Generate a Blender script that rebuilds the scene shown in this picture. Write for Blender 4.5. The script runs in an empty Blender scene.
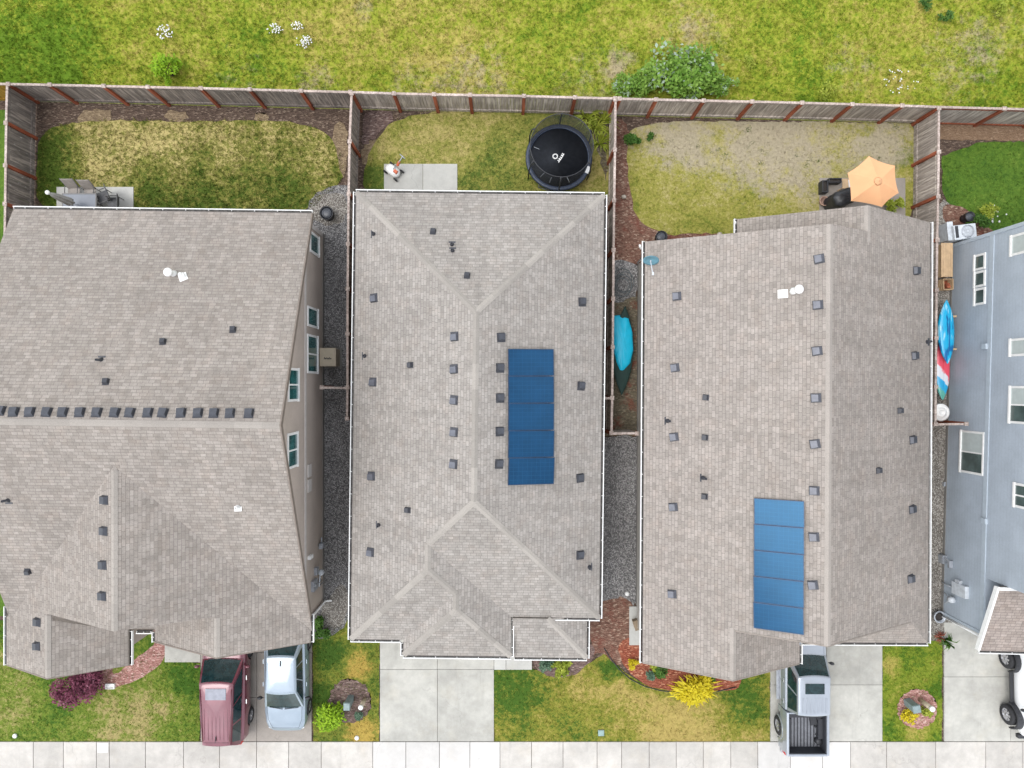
import bpy, bmesh, math, random
import numpy as np
from mathutils import Vector, Matrix

RND = random.Random(11)
NPR = np.random.default_rng(5)
SC = bpy.context.scene
COL = SC.collection
# survey constants of the drone camera: height above ground, focal length in pixels, nadir pixel
CAM_H, FOC, NX, NY = 30.0, 690.0, 506.0, 386.0


def P(px, py, z=0.0):
    k = (CAM_H - z) / FOC
    return Vector(((px - NX) * k, (NY - py) * k, z))


def ray_plane(px, py, p0, n):
    o = Vector((0, 0, CAM_H))
    d = Vector(((px - NX) / FOC, (NY - py) / FOC, -1.0))
    return o + d * ((p0 - o).dot(n) / d.dot(n))


# ------------------------------------------------------------------ objects
WORLD = {}


def tag(o, label=None, cat=None, group=None, kind=None):
    if label: o['label'] = label
    if cat: o['category'] = cat
    if group: o['group'] = group
    if kind: o['kind'] = kind
    return o


def thing(name, label, cat, loc=(0, 0, 0), group=None):
    o = bpy.data.objects.new(name, None)
    COL.objects.link(o)
    o.empty_display_size = 0.3
    o.location = loc
    WORLD[o.name] = Matrix.Translation(Vector(loc))
    return tag(o, label, cat, group)


def link_mesh(name, me, parent=None, world=None):
    """link a mesh as one object; world = matrix of the mesh in the world (None: world coordinates)"""
    o = bpy.data.objects.new(name, me)
    COL.objects.link(o)
    w = world if world is not None else Matrix.Identity(4)
    if parent is not None:
        pw = WORLD[parent.name]
        o.parent = parent
        o.matrix_local = pw.inverted() @ w
    else:
        o.matrix_local = w
    WORLD[o.name] = w
    return o


def copy_tree(src, loc, rotz=0.0, parent=None):
    c = src.copy()
    COL.objects.link(c)
    if parent is None:
        c.location = loc
        c.rotation_euler = (0, 0, rotz)
    else:
        c.parent = parent
    for ch in src.children:
        copy_tree(ch, None, 0, c)
    return c


class Runs:
    """several like pieces, each to become a mesh of its own"""

    def __init__(s): s.l = []

    def new(s):
        s.l.append(MB())
        return s.l[-1]

    def build(s, name, mats, parent):
        for b in s.l: b.build(name, mats, parent)


class MB:
    """collects polygons and turns them into one mesh"""

    def __init__(s):
        s.v, s.f, s.uv, s.mi, s.rn, s.sm = [], [], [], [], [], []

    def face(s, pts, uv=None, m=0, rn=None, smooth=False):
        b = len(s.v)
        s.v.extend([tuple(p) for p in pts])
        s.f.append(tuple(range(b, b + len(pts))))
        s.uv.append(uv)
        s.mi.append(m)
        s.rn.append(RND.random() if rn is None else rn)
        s.sm.append(smooth)

    def mesh(s, verts, faces, m=0, rn=None, smooth=False):
        b = len(s.v)
        s.v.extend([tuple(p) for p in verts])
        r = RND.random() if rn is None else rn
        for f in faces:
            s.f.append(tuple(b + i for i in f))
            s.uv.append(None); s.mi.append(m); s.rn.append(r); s.sm.append(smooth)

    def box(s, c, size, rot=None, m=0, rn=None, taper=1.0):
        x, y, z = size[0] / 2, size[1] / 2, size[2] / 2
        t = taper
        vs = [Vector(p) for p in ((-x, -y, -z), (x, -y, -z), (x, y, -z), (-x, y, -z),
                                  (-x * t, -y * t, z), (x * t, -y * t, z), (x * t, y * t, z), (-x * t, y * t, z))]
        if rot is not None:
            if not isinstance(rot, Matrix):
                rot = Matrix.Rotation(rot, 3, 'Z')
            vs = [rot @ v for v in vs]
        c = Vector(c)
        s.mesh([c + v for v in vs], [(3, 2, 1, 0), (4, 5, 6, 7), (0, 1, 5, 4), (1, 2, 6, 5), (2, 3, 7, 6), (3, 0, 4, 7)], m, rn)

    def prism(s, poly, z0, z1, m=0, rn=None):
        n = len(poly)
        a = sum(poly[i][0] * poly[(i + 1) % n][1] - poly[(i + 1) % n][0] * poly[i][1] for i in range(n))
        if a < 0: poly = list(reversed(poly))
        vs = [(p[0], p[1], z0) for p in poly] + [(p[0], p[1], z1) for p in poly]
        fs = [tuple(reversed(range(n))), tuple(range(n, 2 * n))]
        for i in range(n):
            j = (i + 1) % n
            fs.append((i, j, n + j, n + i))
        s.mesh(vs, fs, m, rn)

    def slab(s, pts, th, m=0):
        """a sloping slab: polygon top, dropped by th for its underside; uv in metres along and up the slope"""
        pts = [Vector(p) for p in pts]
        nn = Vector((0, 0, 0))
        for i in range(len(pts)):
            nn += (pts[i] - pts[0]).cross(pts[(i + 1) % len(pts)] - pts[0])
        if nn.z < 0:
            pts.reverse(); nn = -nn
        nn.normalize()
        e = Vector((0, 0, 1)).cross(nn)
        e = e.normalized() if e.length > 1e-4 else Vector((1, 0, 0))
        up = nn.cross(e)
        s.face(pts, uv=[(p.dot(e), p.dot(up)) for p in pts], m=m)
        lo = [p - Vector((0, 0, th)) for p in pts]
        s.face(list(reversed(lo)), m=1)
        for i in range(len(pts)):
            j = (i + 1) % len(pts)
            s.face([lo[i], lo[j], pts[j], pts[i]], m=1)
        return nn

    def ring_mesh(s, rings, caps=(True, True), m=0, rn=None, smooth=True, closed=True):
        n = len(rings[0])
        vs = [p for r in rings for p in r]
        fs = []
        for k in range(len(rings) - 1):
            for i in range(n if closed else n - 1):
                j = (i + 1) % n
                fs.append((k * n + i, k * n + j, (k + 1) * n + j, (k + 1) * n + i))
        if caps[0]: fs.append(tuple(reversed(range(n))))
        if caps[1]: fs.append(tuple((len(rings) - 1) * n + i for i in range(n)))
        s.mesh(vs, fs, m, rn, smooth)

    def tube(s, pts, r, n=8, m=0, rn=None, caps=True):
        pts = [Vector(p) for p in pts]
        rs = r if isinstance(r, (list, tuple)) else [r] * len(pts)
        rings = []
        for i, p in enumerate(pts):
            t = (pts[min(i + 1, len(pts) - 1)] - pts[max(i - 1, 0)]).normalized()
            a = t.cross(Vector((0, 0, 1)) if abs(t.z) < 0.9 else Vector((1, 0, 0))).normalized()
            b = t.cross(a)
            rings.append([p + (a * math.cos(6.28318 * k / n) + b * math.sin(6.28318 * k / n)) * rs[i] for k in range(n)])
        s.ring_mesh(rings, (caps, caps), m, rn)

    def lathe(s, c, prof, n=24, m=0, rn=None, caps=(True, True), sx=1.0, sy=1.0, rot=0.0):
        c = Vector(c)
        rings = []
        for r, z in prof:
            rings.append([c + Vector((r * sx * math.cos(6.28318 * k / n + rot), r * sy * math.sin(6.28318 * k / n + rot), z)) for k in range(n)])
        s.ring_mesh(rings, caps, m, rn)

    def torus(s, c, R, r, n=36, k=8, m=0, axis='Z'):
        pts = []
        c = Vector(c)
        rings = []
        for i in range(n):
            a = 6.28318 * i / n
            d = Vector((math.cos(a), math.sin(a), 0))
            ring = []
            for j in range(k):
                b = 6.28318 * j / k
                p = d * (R + r * math.cos(b)) + Vector((0, 0, r * math.sin(b)))
                if axis == 'X': p = Vector((p.z, p.x, p.y))
                ring.append(c + p)
            rings.append(ring)
        rings.append(rings[0])
        s.ring_mesh(rings, (False, False), m)

    def data(s, name, mats, weld=False):
        me = bpy.data.meshes.new(name)
        me.from_pydata(s.v, [], s.f)
        for m in (mats if isinstance(mats, (list, tuple)) else [mats]):
            me.materials.append(m)
        me.polygons.foreach_set('material_index', s.mi)
        me.polygons.foreach_set('use_smooth', s.sm)
        at = me.attributes.new('rnd', 'FLOAT', 'FACE')
        at.data.foreach_set('value', s.rn)
        if any(u is not None for u in s.uv):
            ul = me.uv_layers.new(name='UVMap')
            k = 0
            for fi, f in enumerate(s.f):
                for q in range(len(f)):
                    if s.uv[fi] is not None:
                        ul.data[k].uv = s.uv[fi][q]
                    k += 1
        me.update()
        return me

    def build(s, name, mats, parent=None, bevel=0.0, sharp=None):
        me = s.data(name, mats)
        o = link_mesh(name, me, parent)
        if sharp:
            me.set_sharp_from_angle(angle=math.radians(sharp))
        if bevel:
            md = o.modifiers.new('bevel', 'BEVEL')
            md.width = bevel; md.segments = 2; md.limit_method = 'ANGLE'
        return o


# ------------------------------------------------------------------ materials
class NT:
    def __init__(s, name):
        s.m = bpy.data.materials.new(name)
        s.m.use_nodes = True
        s.t = s.m.node_tree
        s.b = s.t.nodes['Principled BSDF']
        s.out = s.t.nodes['Material Output']
        s.geo = None

    def n(s, kind, **kw):
        nd = s.t.nodes.new(kind)
        for k, v in kw.items():
            if k.startswith('i_'):
                nd.inputs[k[2:].replace('_', ' ')].default_value = v
            else:
                setattr(nd, k, v)
        return nd

    def l(s, a, b):
        s.t.links.new(a, b)

    def pos(s):
        if s.geo is None: s.geo = s.n('ShaderNodeNewGeometry')
        return s.geo.outputs['Position']

    def noise(s, scale, detail=3.0, rough=0.55, vec=None):
        nd = s.n('ShaderNodeTexNoise')
        nd.inputs['Scale'].default_value = scale
        nd.inputs['Detail'].default_value = detail
        nd.inputs['Roughness'].default_value = rough
        s.l(vec if vec is not None else s.pos(), nd.inputs['Vector'])
        return nd.outputs['Fac']

    def ramp(s, fac, a, b, lo=0.0, hi=1.0):
        nd = s.n('ShaderNodeMapRange')
        nd.interpolation_type = 'SMOOTHSTEP'
        nd.inputs['From Min'].default_value = a
        nd.inputs['From Max'].default_value = b
        nd.inputs['To Min'].default_value = lo
        nd.inputs['To Max'].default_value = hi
        s.l(fac, nd.inputs['Value'])
        return nd.outputs['Result']

    def math(s, op, a, b=None, clamp=False):
        nd = s.n('ShaderNodeMath', operation=op, use_clamp=clamp)
        for i, x in enumerate((a, b)):
            if x is None: continue
            if isinstance(x, (int, float)): nd.inputs[i].default_value = x
            else: s.l(x, nd.inputs[i])
        return nd.outputs[0]

    def mix(s, fac, a, b, mode='MIX'):
        nd = s.n('ShaderNodeMix', data_type='RGBA', blend_type=mode)
        for key, x in ((0, fac), (6, a), (7, b)):
            if isinstance(x, (int, float)): nd.inputs[key].default_value = x
            elif isinstance(x, (tuple, list)): nd.inputs[key].default_value = (x[0], x[1], x[2], 1)
            else: s.l(x, nd.inputs[key])
        return nd.outputs[2]

    def attr(s):
        nd = s.n('ShaderNodeAttribute', attribute_name='rnd')
        return nd.outputs['Fac']

    def color(s, c):
        if isinstance(c, (tuple, list)): s.b.inputs['Base Color'].default_value = (c[0], c[1], c[2], 1)
        else: s.l(c, s.b.inputs['Base Color'])

    def bump(s, h, strength=0.4, dist=0.02):
        nd = s.n('ShaderNodeBump')
        nd.inputs['Strength'].default_value = strength
        nd.inputs['Distance'].default_value = dist
        s.l(h, nd.inputs['Height'])
        s.l(nd.outputs[0], s.b.inputs['Normal'])

    def done(s, rough=0.7, metal=0.0, spec=0.5):
        s.b.inputs['Roughness'].default_value = rough
        s.b.inputs['Metallic'].default_value = metal
        s.b.inputs['Specular IOR Level'].default_value = spec
        return s.m


def srgb(r, g, b):
    f = lambda c: (c / 255 / 12.92) if c / 255 <= 0.04045 else ((c / 255 + 0.055) / 1.055) ** 2.4
    return (f(r), f(g), f(b))


K = 0.70          # how much of a sunlit picture value is the surface's own colour


def alb(r, g, b, k=K):
    return tuple(c * k for c in srgb(r, g, b))


def dim(c, k):
    return (c[0] * k, c[1] * k, c[2] * k)


def plain(name, c, rough=0.6, metal=0.0, var=0.12, scale=6.0, spec=0.5, coat=0.0):
    t = NT(name)
    n = t.noise(scale, 4)
    f = t.ramp(n, 0.3, 0.7)
    t.color(t.mix(f, dim(c, 1 - var), dim(c, 1 + var)))
    m = t.done(rough, metal, spec)
    if coat:
        t.b.inputs['Coat Weight'].default_value = coat
        t.b.inputs['Coat Roughness'].default_value = 0.04
    return m


def blobs(t, lst, jitter=0.6):
    """sum of soft patches (px, py, radius in px, weight) lying on the ground, broken by noise"""
    acc = None
    n = t.noise(1.3, 4)
    for px, py, r, w in lst:
        c = P(px, py)
        d = t.n('ShaderNodeVectorMath', operation='DISTANCE')
        t.l(t.pos(), d.inputs[0])
        d.inputs[1].default_value = c
        rr = r * CAM_H / FOC
        v = t.math('ADD', d.outputs['Value'], t.math('MULTIPLY', t.math('SUBTRACT', n, 0.5), rr * 1.6 * jitter))
        v = t.ramp(v, rr * 0.35, rr * 1.25, w, 0.0)
        acc = v if acc is None else t.math('ADD', acc, v)
    return acc


def grass_mat(name, green, mid, straw, bias=0.0, patches=(), dirt=None, dirt_patches=(), s1=0.8, s2=4.5, contrast=1.0):
    """lawn colours: dark green -> mid -> straw by noise of several sizes; patches push towards straw (+) or green (-)"""
    t = NT(name)
    a = t.noise(s1, 4, 0.6)
    b = t.noise(s2, 3, 0.65)
    c = t.noise(22.0, 2, 0.6)
    f = t.math('ADD', t.math('MULTIPLY', t.math('SUBTRACT', a, 0.5), 1.5 * contrast),
               t.math('ADD', t.math('MULTIPLY', t.math('SUBTRACT', b, 0.5), 1.5 * contrast), t.math('MULTIPLY', t.math('SUBTRACT', c, 0.5), 1.2 * contrast)))
    f = t.math('ADD', f, 0.5 + bias)
    if patches:
        f = t.math('ADD', f, blobs(t, patches))
    r = t.attr()
    f = t.math('ADD', f, t.math('MULTIPLY', t.math('SUBTRACT', r, 0.5), 0.45))
    c1 = t.mix(t.ramp(f, 0.0, 0.55), green, mid)
    c2 = t.mix(t.ramp(f, 0.5, 1.1), c1, straw)
    if dirt is not None:
        dn = t.math('ADD', t.math('MULTIPLY', t.math('SUBTRACT', t.noise(2.2, 5, 0.7), 0.5), 1.6), 0.0)
        if dirt_patches:
            dn = t.math('ADD', dn, blobs(t, dirt_patches))
        dn = t.math('ADD', dn, t.math('MULTIPLY', t.math('SUBTRACT', t.noise(14.0, 3, 0.7), 0.5), 0.9))
        c2 = t.mix(t.ramp(dn, 0.2, 0.85, 0, .85), c2, dirt)
    v = t.math('ADD', t.math('MULTIPLY', t.noise(9.0, 3, 0.7), 0.7), 0.65)
    hsv = t.n('ShaderNodeHueSaturation')
    t.l(v, hsv.inputs['Value'])
    t.l(c2, hsv.inputs['Color'])
    t.color(hsv.outputs[0])
    t.bump(t.noise(28.0, 3, 0.7), 0.45, 0.03)
    return t.done(0.85, 0, 0.2)


def shingle_mat(name, c1, c2, gap, blotch=0.06):
    t = NT(name)
    uv = t.n('ShaderNodeUVMap')
    vec = uv.outputs['UV']
    br = t.n('ShaderNodeTexBrick')
    t.l(vec, br.inputs['Vector'])
    br.offset = 0.37; br.offset_frequency = 2; br.squash = 0.8; br.squash_frequency = 3
    br.inputs['Color1'].default_value = (*c1, 1)
    br.inputs['Color2'].default_value = (*c2, 1)
    br.inputs['Mortar'].default_value = (*gap, 1)
    br.inputs['Scale'].default_value = 1.0
    br.inputs['Mortar Size'].default_value = 0.008
    br.inputs['Mortar Smooth'].default_value = 0.3
    br.inputs['Brick Width'].default_value = 0.26
    br.inputs['Row Height'].default_value = 0.125
    # per shingle tone: noise sampled on the cells
    n1 = t.ramp(t.noise(4.2, 2, 0.5, vec), 0.32, 0.68, 0.93, 1.06)
    n2 = t.ramp(t.noise(0.45, 4, 0.6), 0.3, 0.7, 1 - blotch, 1 + blotch * 0.6)
    n3 = t.ramp(t.noise(40.0, 2, 0.7), 0.25, 0.75, 0.86, 1.12)
    streak = t.n('ShaderNodeMapping')
    streak.inputs['Scale'].default_value = (2.2, 0.12, 1)
    t.l(vec, streak.inputs['Vector'])
    n4 = t.ramp(t.noise(1.0, 3, 0.6, streak.outputs[0]), 0.35, 0.7, 0.95, 1.05)
    k = t.math('MULTIPLY', t.math('MULTIPLY', n1, n2), t.math('MULTIPLY', n3, n4))
    cmb = t.n('ShaderNodeCombineColor')
    for i in range(3): t.l(k, cmb.inputs[i])
    col = t.mix(1.0, br.outputs['Color'], cmb.outputs[0], 'MULTIPLY')
    warm = t.ramp(t.noise(1.7, 3, 0.6, vec), 0.45, 0.75, 0, 0.3)
    col = t.mix(warm, col, t.mix(1.0, col, (1.08, 0.98, 0.92), 'MULTIPLY'))
    t.color(col)
    h = t.math('SUBTRACT', t.noise(60.0, 2), t.math('MULTIPLY', br.outputs['Fac'], 1.2))
    t.bump(h, 0.5, 0.012)
    return t.done(0.93, 0, 0.15)


def cap_mat(name, c, var=0.12):
    t = NT(name)
    r = t.ramp(t.attr(), 0, 1, 1 - var, 1 + var)
    n = t.ramp(t.noise(30.0, 2, 0.7), 0.25, 0.75, 0.9, 1.1)
    k = t.math('MULTIPLY', r, n)
    cmb = t.n('ShaderNodeCombineColor')
    for i in range(3): t.l(k, cmb.inputs[i])
    t.color(t.mix(1.0, c, cmb.outputs[0], 'MULTIPLY'))
    return t.done(0.93, 0, 0.15)


def siding_mat(name, c, pitch=0.17):
    t = NT(name)
    sx = t.n('ShaderNodeSeparateXYZ')
    t.l(t.pos(), sx.inputs[0])
    fr = t.math('FRACT', t.math('DIVIDE', sx.outputs['Z'], pitch))
    edge = t.ramp(fr, 0.0, 0.14, 0.84, 1.0)
    n = t.ramp(t.noise(1.1, 4), 0.3, 0.7, 0.93, 1.05)
    n2 = t.ramp(t.noise(14, 3), 0.3, 0.7, 0.96, 1.04)
    k = t.math('MULTIPLY', t.math('MULTIPLY', n, edge), n2)
    cmb = t.n('ShaderNodeCombineColor')
    for i in range(3): t.l(k, cmb.inputs[i])
    t.color(t.mix(1.0, c, cmb.outputs[0], 'MULTIPLY'))
    t.bump(fr, 0.4, 0.015)
    return t.done(0.6, 0, 0.3)


def wood_mat(name, c1, c2, speck=0.25, specky=(0.55, 0.53, 0.5)):
    """weathered board: each board its own tone (rnd), grain running up and down, pale lichen specks"""
    t = NT(name)
    mp = t.n('ShaderNodeMapping')
    mp.inputs['Scale'].default_value = (14, 14, 0.9)
    t.l(t.pos(), mp.inputs['Vector'])
    g = t.noise(1.0, 4, 0.65, mp.outputs[0])
    base = t.mix(t.attr(), c1, c2)
    base = t.mix(t.ramp(g, 0.35, 0.65), dim(c1, 0.62), base)
    big = t.ramp(t.noise(0.7, 3), 0.35, 0.7, 0.8, 1.12)
    cmb = t.n('ShaderNodeCombineColor')
    for i in range(3): t.l(big, cmb.inputs[i])
    base = t.mix(1.0, base, cmb.outputs[0], 'MULTIPLY')
    mp2 = t.n('ShaderNodeMapping')
    mp2.inputs['Scale'].default_value = (9, 9, 3)
    t.l(t.pos(), mp2.inputs['Vector'])
    sp = t.ramp(t.noise(1.0, 3, 0.8, mp2.outputs[0]), 0.62, 0.72, 0, speck * 2.2)
    t.color(t.mix(sp, base, specky))
    t.bump(g, 0.3, 0.01)
    return t.done(0.85, 0, 0.2)


def concrete_mat(name, c, stain=0.12, aggregate=0.0, tint=(1.0, 0.97, 0.92)):
    t = NT(name)
    a = t.ramp(t.noise(0.5, 5, 0.65), 0.3, 0.7, 1 - stain, 1 + stain * 0.5)
    b = t.ramp(t.noise(3.0, 5, 0.7), 0.3, 0.75, 1 - stain * 0.7, 1.03)
    c_ = t.ramp(t.noise(55.0, 2, 0.7), 0.25, 0.75, 0.95 - aggregate, 1.04 + aggregate)
    r = t.ramp(t.attr(), 0, 1, 0.93, 1.06)
    k = t.math('MULTIPLY', t.math('MULTIPLY', a, b), t.math('MULTIPLY', c_, r))
    cmb = t.n('ShaderNodeCombineColor')
    for i in range(3): t.l(k, cmb.inputs[i])
    w = t.ramp(t.noise(1.1, 4, 0.6), 0.5, 0.75, 0, 0.6)
    col = t.mix(w, c, (c[0] * tint[0], c[1] * tint[1], c[2] * tint[2]))
    t.color(t.mix(1.0, col, cmb.outputs[0], 'MULTIPLY'))
    t.bump(t.noise(80, 2), 0.15, 0.004)
    # oil drips, tyre scuffs running up and down the drive, hairline cracks
    oil = t.ramp(t.noise(1.9, 5, 0.75), 0.66, 0.74, 0, .35)
    mp = t.n('ShaderNodeMapping'); mp.inputs['Scale'].default_value = (2.4, 0.25, 1)
    t.l(t.pos(), mp.inputs['Vector'])
    scuff = t.ramp(t.noise(1.0, 4, 0.7, mp.outputs[0]), 0.56, 0.72, 0, .22)
    vo = t.n('ShaderNodeTexVoronoi', feature='DISTANCE_TO_EDGE'); vo.inputs['Scale'].default_value = 0.22
    dv = t.n('ShaderNodeVectorMath', operation='ADD')
    nz = t.n('ShaderNodeTexNoise'); nz.inputs['Scale'].default_value = 1.6; nz.inputs['Detail'].default_value = 5
    t.l(t.pos(), nz.inputs['Vector']); t.l(t.pos(), dv.inputs[0]); t.l(nz.outputs['Color'], dv.inputs[1]); t.l(dv.outputs[0], vo.inputs['Vector'])
    crack = t.math('MULTIPLY', t.ramp(vo.outputs['Distance'], 0.0, 0.005, .32, 0.0), t.ramp(t.noise(.4, 2), .5, .6))
    dirt = t.math('MAXIMUM', t.math('MAXIMUM', oil, scuff), crack)
    prev = t.b.inputs['Base Color'].links[0].from_socket
    t.color(t.mix(dirt, prev, dim(c, .45)))
    return t.done(0.85, 0, 0.25)


def gravel_mat(name, c, c2, scale=22.0):
    t = NT(name)
    vo = t.n('ShaderNodeTexVoronoi')
    vo.inputs['Scale'].default_value = scale
    t.l(t.pos(), vo.inputs['Vector'])
    sep = t.n('ShaderNodeSeparateColor')
    t.l(vo.outputs['Color'], sep.inputs[0])
    col = t.mix(t.ramp(sep.outputs[0], 0.1, 0.95), c, c2)
    edge = t.ramp(vo.outputs['Distance'], 0.25, 0.6, 1.0, 0.6)
    big = t.ramp(t.noise(1.0, 4), 0.3, 0.7, 0.85, 1.12)
    k = t.math('MULTIPLY', edge, big)
    cmb = t.n('ShaderNodeCombineColor')
    for i in range(3): t.l(k, cmb.inputs[i])
    t.color(t.mix(1.0, col, cmb.outputs[0], 'MULTIPLY'))
    inv = t.math('SUBTRACT', 1.0, vo.outputs['Distance'])
    t.bump(inv, 0.9, 0.05)
    return t.done(0.85, 0, 0.3)


def mulch_mat(name, c, c2, c3, leaf=0.2, leafc=(0.3, 0.1, 0.05)):
    t = NT(name)
    mp = t.n('ShaderNodeMapping')
    mp.inputs['Scale'].default_value = (10, 22, 10)
    mp.inputs['Rotation'].default_value = (0, 0, 0.7)
    t.l(t.pos(), mp.inputs['Vector'])
    vo = t.n('ShaderNodeTexVoronoi')
    vo.inputs['Scale'].default_value = 1.0
    t.l(mp.outputs[0], vo.inputs['Vector'])
    sep = t.n('ShaderNodeSeparateColor')
    t.l(vo.outputs['Color'], sep.inputs[0])
    col = t.mix(sep.outputs[0], c, c2)
    col = t.mix(t.ramp(sep.outputs[1], 0.8, 0.95), col, c3)
    col = t.mix(t.ramp(t.noise(1.6, 4, 0.7), 0.5, 0.68, 0, leaf * 2), col, leafc)
    t.color(col)
    t.bump(vo.outputs['Distance'], 0.9, 0.04)
    return t.done(0.95, 0, 0.15)


def leaf_mat(name, c1, c2, c3=None):
    t = NT(name)
    r = t.attr()
    col = t.mix(r, c1, c2)
    if c3 is not None:
        col = t.mix(t.ramp(r, 0.82, 0.9), col, c3)
    col = t.mix(t.ramp(t.noise(2.5, 3), 0.35, 0.7, 0, 0.5), col, dim(c1, 0.8))
    t.color(col)
    tr = t.n('ShaderNodeBsdfTranslucent')
    t.l(col, tr.inputs['Color'])
    ms = t.n('ShaderNodeMixShader')
    ms.inputs[0].default_value = 0.25
    t.l(t.b.outputs[0], ms.inputs[1])
    t.l(tr.outputs[0], ms.inputs[2])
    t.l(ms.outputs[0], t.out.inputs['Surface'])
    return t.done(0.6, 0, 0.3)
# ------------------------------------------------------------------ palette
M = {}
M['shingle_a'] = shingle_mat('shingle_warm_grey', alb(178, 170, 162), alb(158, 150, 142), alb(140, 132, 125))
M['shingle_b'] = shingle_mat('shingle_light_grey', alb(182, 176, 169), alb(163, 157, 150), alb(144, 138, 132))
M['shingle_c'] = shingle_mat('shingle_rosy_grey', alb(180, 171, 163), alb(161, 153, 145), alb(143, 135, 128))
M['shingle_d'] = shingle_mat('shingle_dark_brown_grey', alb(180, 168, 160), alb(158, 146, 138), alb(130, 120, 113))
M['cap'] = cap_mat('ridge_cap_shingle', alb(172, 166, 158), .1)
M['cap_c'] = cap_mat('ridge_cap_shingle_rosy', alb(175, 167, 159), .05)
M['cap_a'] = cap_mat('ridge_cap_shingle_grey', alb(174, 167, 159), .05)
M['fascia_brown'] = plain('brown_fascia_paint', alb(138, 126, 116), 0.7)
M['soffit'] = plain('soffit_paint', alb(150, 140, 130), 0.7)
M['white'] = plain('white_trim_paint', (0.74, 0.74, 0.72), 0.5, var=0.06)
M['gutter_in'] = plain('gutter_inside_dark', (0.07, 0.065, 0.06), 0.8, var=0.5, scale=9)  # darker tone for the inside of the trough
M['wall_tan'] = siding_mat('taupe_siding', alb(210, 196, 184))
M['wall_beige'] = siding_mat('beige_siding', alb(190, 180, 165))
M['wall_grey'] = siding_mat('pale_grey_siding', alb(200, 196, 188))
M['wall_blue'] = siding_mat('blue_grey_siding', alb(196, 207, 218))
M['trim_blue'] = plain('pale_blue_trim_board', alb(200, 212, 222), 0.5, var=0.05)
M['trim_tan'] = plain('taupe_trim_board', alb(222, 216, 210), 0.5, var=0.05)
M['foundation'] = concrete_mat('foundation_concrete', alb(150, 147, 142))
M['glass'] = plain('window_glass', (0.07, 0.10, 0.095), 0.04, var=0.3, scale=1.5, spec=0.8)
M['glass_green'] = plain('window_glass_green', (0.02, 0.10, 0.10), 0.05, var=0.4, scale=2.0, spec=0.8)
M['blind'] = plain('window_blind', alb(205, 215, 212), 0.35, var=0.05)
M['vent_grey'] = plain('grey_vent_metal', (0.06, 0.064, 0.076), 0.45, 0.3)
M['vent_sunlit'] = plain('sunlit_vent_metal', (0.105, 0.11, 0.13), 0.4, 0.2)  # lighter copy of the vent metal: west slope sunlight put into the colour
M['vent_black'] = plain('black_vent_plastic', (0.035, 0.037, 0.045), 0.5)
M['pipe_white'] = plain('white_flue_metal', (0.78, 0.78, 0.76), 0.4)
M['concrete_light'] = concrete_mat('light_concrete', alb(212, 211, 204), 0.10)
M['concrete_drive'] = concrete_mat('driveway_concrete', alb(205, 203, 194), 0.18)
M['concrete_old'] = concrete_mat('older_driveway_concrete', alb(174, 166, 157), 0.12, 0.05)
M['concrete_walk'] = concrete_mat('sidewalk_concrete', alb(215, 210, 202), 0.15, 0.03, (1.0, 0.96, 0.9))
M['concrete_new'] = concrete_mat('bright_apron_concrete', alb(226, 223, 218), 0.08)
M['joint'] = plain('joint_grime', alb(120, 115, 108), 0.9)
M['asphalt'] = plain('asphalt', (0.05, 0.05, 0.052), 0.9, var=0.3, scale=40)
M['fence_dark'] = wood_mat('weathered_dark_cedar', alb(156, 146, 138), alb(202, 188, 176), 0.3)
M['fence_grey'] = wood_mat('weathered_grey_cedar', alb(200, 187, 175), alb(240, 227, 213), 0.2)
M['fence_cap'] = wood_mat('pale_cap_board', alb(214, 194, 182), alb(230, 214, 204), 0.1, (0.6, 0.56, 0.52))
M['fence_post'] = wood_mat('rust_stained_post', alb(176, 98, 70), alb(204, 122, 90), 0.05)
M['fence_new'] = wood_mat('honey_cedar', alb(196, 150, 60), alb(214, 170, 80), 0.02)
M['cedar'] = plain('tan_cedar', alb(216, 184, 144), .75, var=.12, scale=5)
M['rubber'] = plain('tyre_rubber', (0.022, 0.022, 0.024), 0.8)
M['rim'] = plain('alloy_rim', (0.5, 0.5, 0.52), 0.3, 0.8)
M['dark_rim'] = plain('dark_rim', (0.07, 0.07, 0.08), 0.4, 0.5)
M['black_plastic'] = plain('black_plastic', (0.025, 0.026, 0.03), 0.55)
M['car_glass'] = plain('car_glass', (0.012, 0.03, 0.033), 0.05, var=0.3, spec=0.8)
M['chrome'] = plain('chrome', (0.7, 0.7, 0.7), 0.15, 1.0)
M['red_lens'] = plain('red_lens', (0.55, 0.02, 0.02), 0.15)
M['clear_lens'] = plain('clear_lens', (0.7, 0.72, 0.75), 0.1)
M['paint_red'] = plain('faded_red_paint', (0.15, 0.036, 0.052), 0.3, 0.15, var=0.08, scale=2, coat=0.9)
M['paint_blue'] = plain('ice_blue_paint', (0.26, 0.315, 0.37), 0.3, 0.3, var=0.04, scale=2, coat=0.9)
M['paint_silver'] = plain('silver_paint', (0.32, 0.35, 0.39), 0.28, 0.35, var=0.04, scale=2, coat=0.9)
M['paint_white'] = plain('white_paint', (0.82, 0.82, 0.82), 0.3, var=0.03, coat=0.8)
M['steel_grey'] = plain('grey_steel', (0.35, 0.37, 0.4), 0.4, 0.4)
M['unit_grey'] = plain('pale_grey_unit', (0.5, 0.53, 0.56), 0.5)
M['unit_tan'] = plain('tan_unit', alb(205, 190, 165), 0.5, var=0.05)

# ------------------------------------------------------------------ the setting
SHEET = [0.0]


def area(poly, n=1):
    return [(P(x, y).x, P(x, y).y) for x, y in poly]


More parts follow.
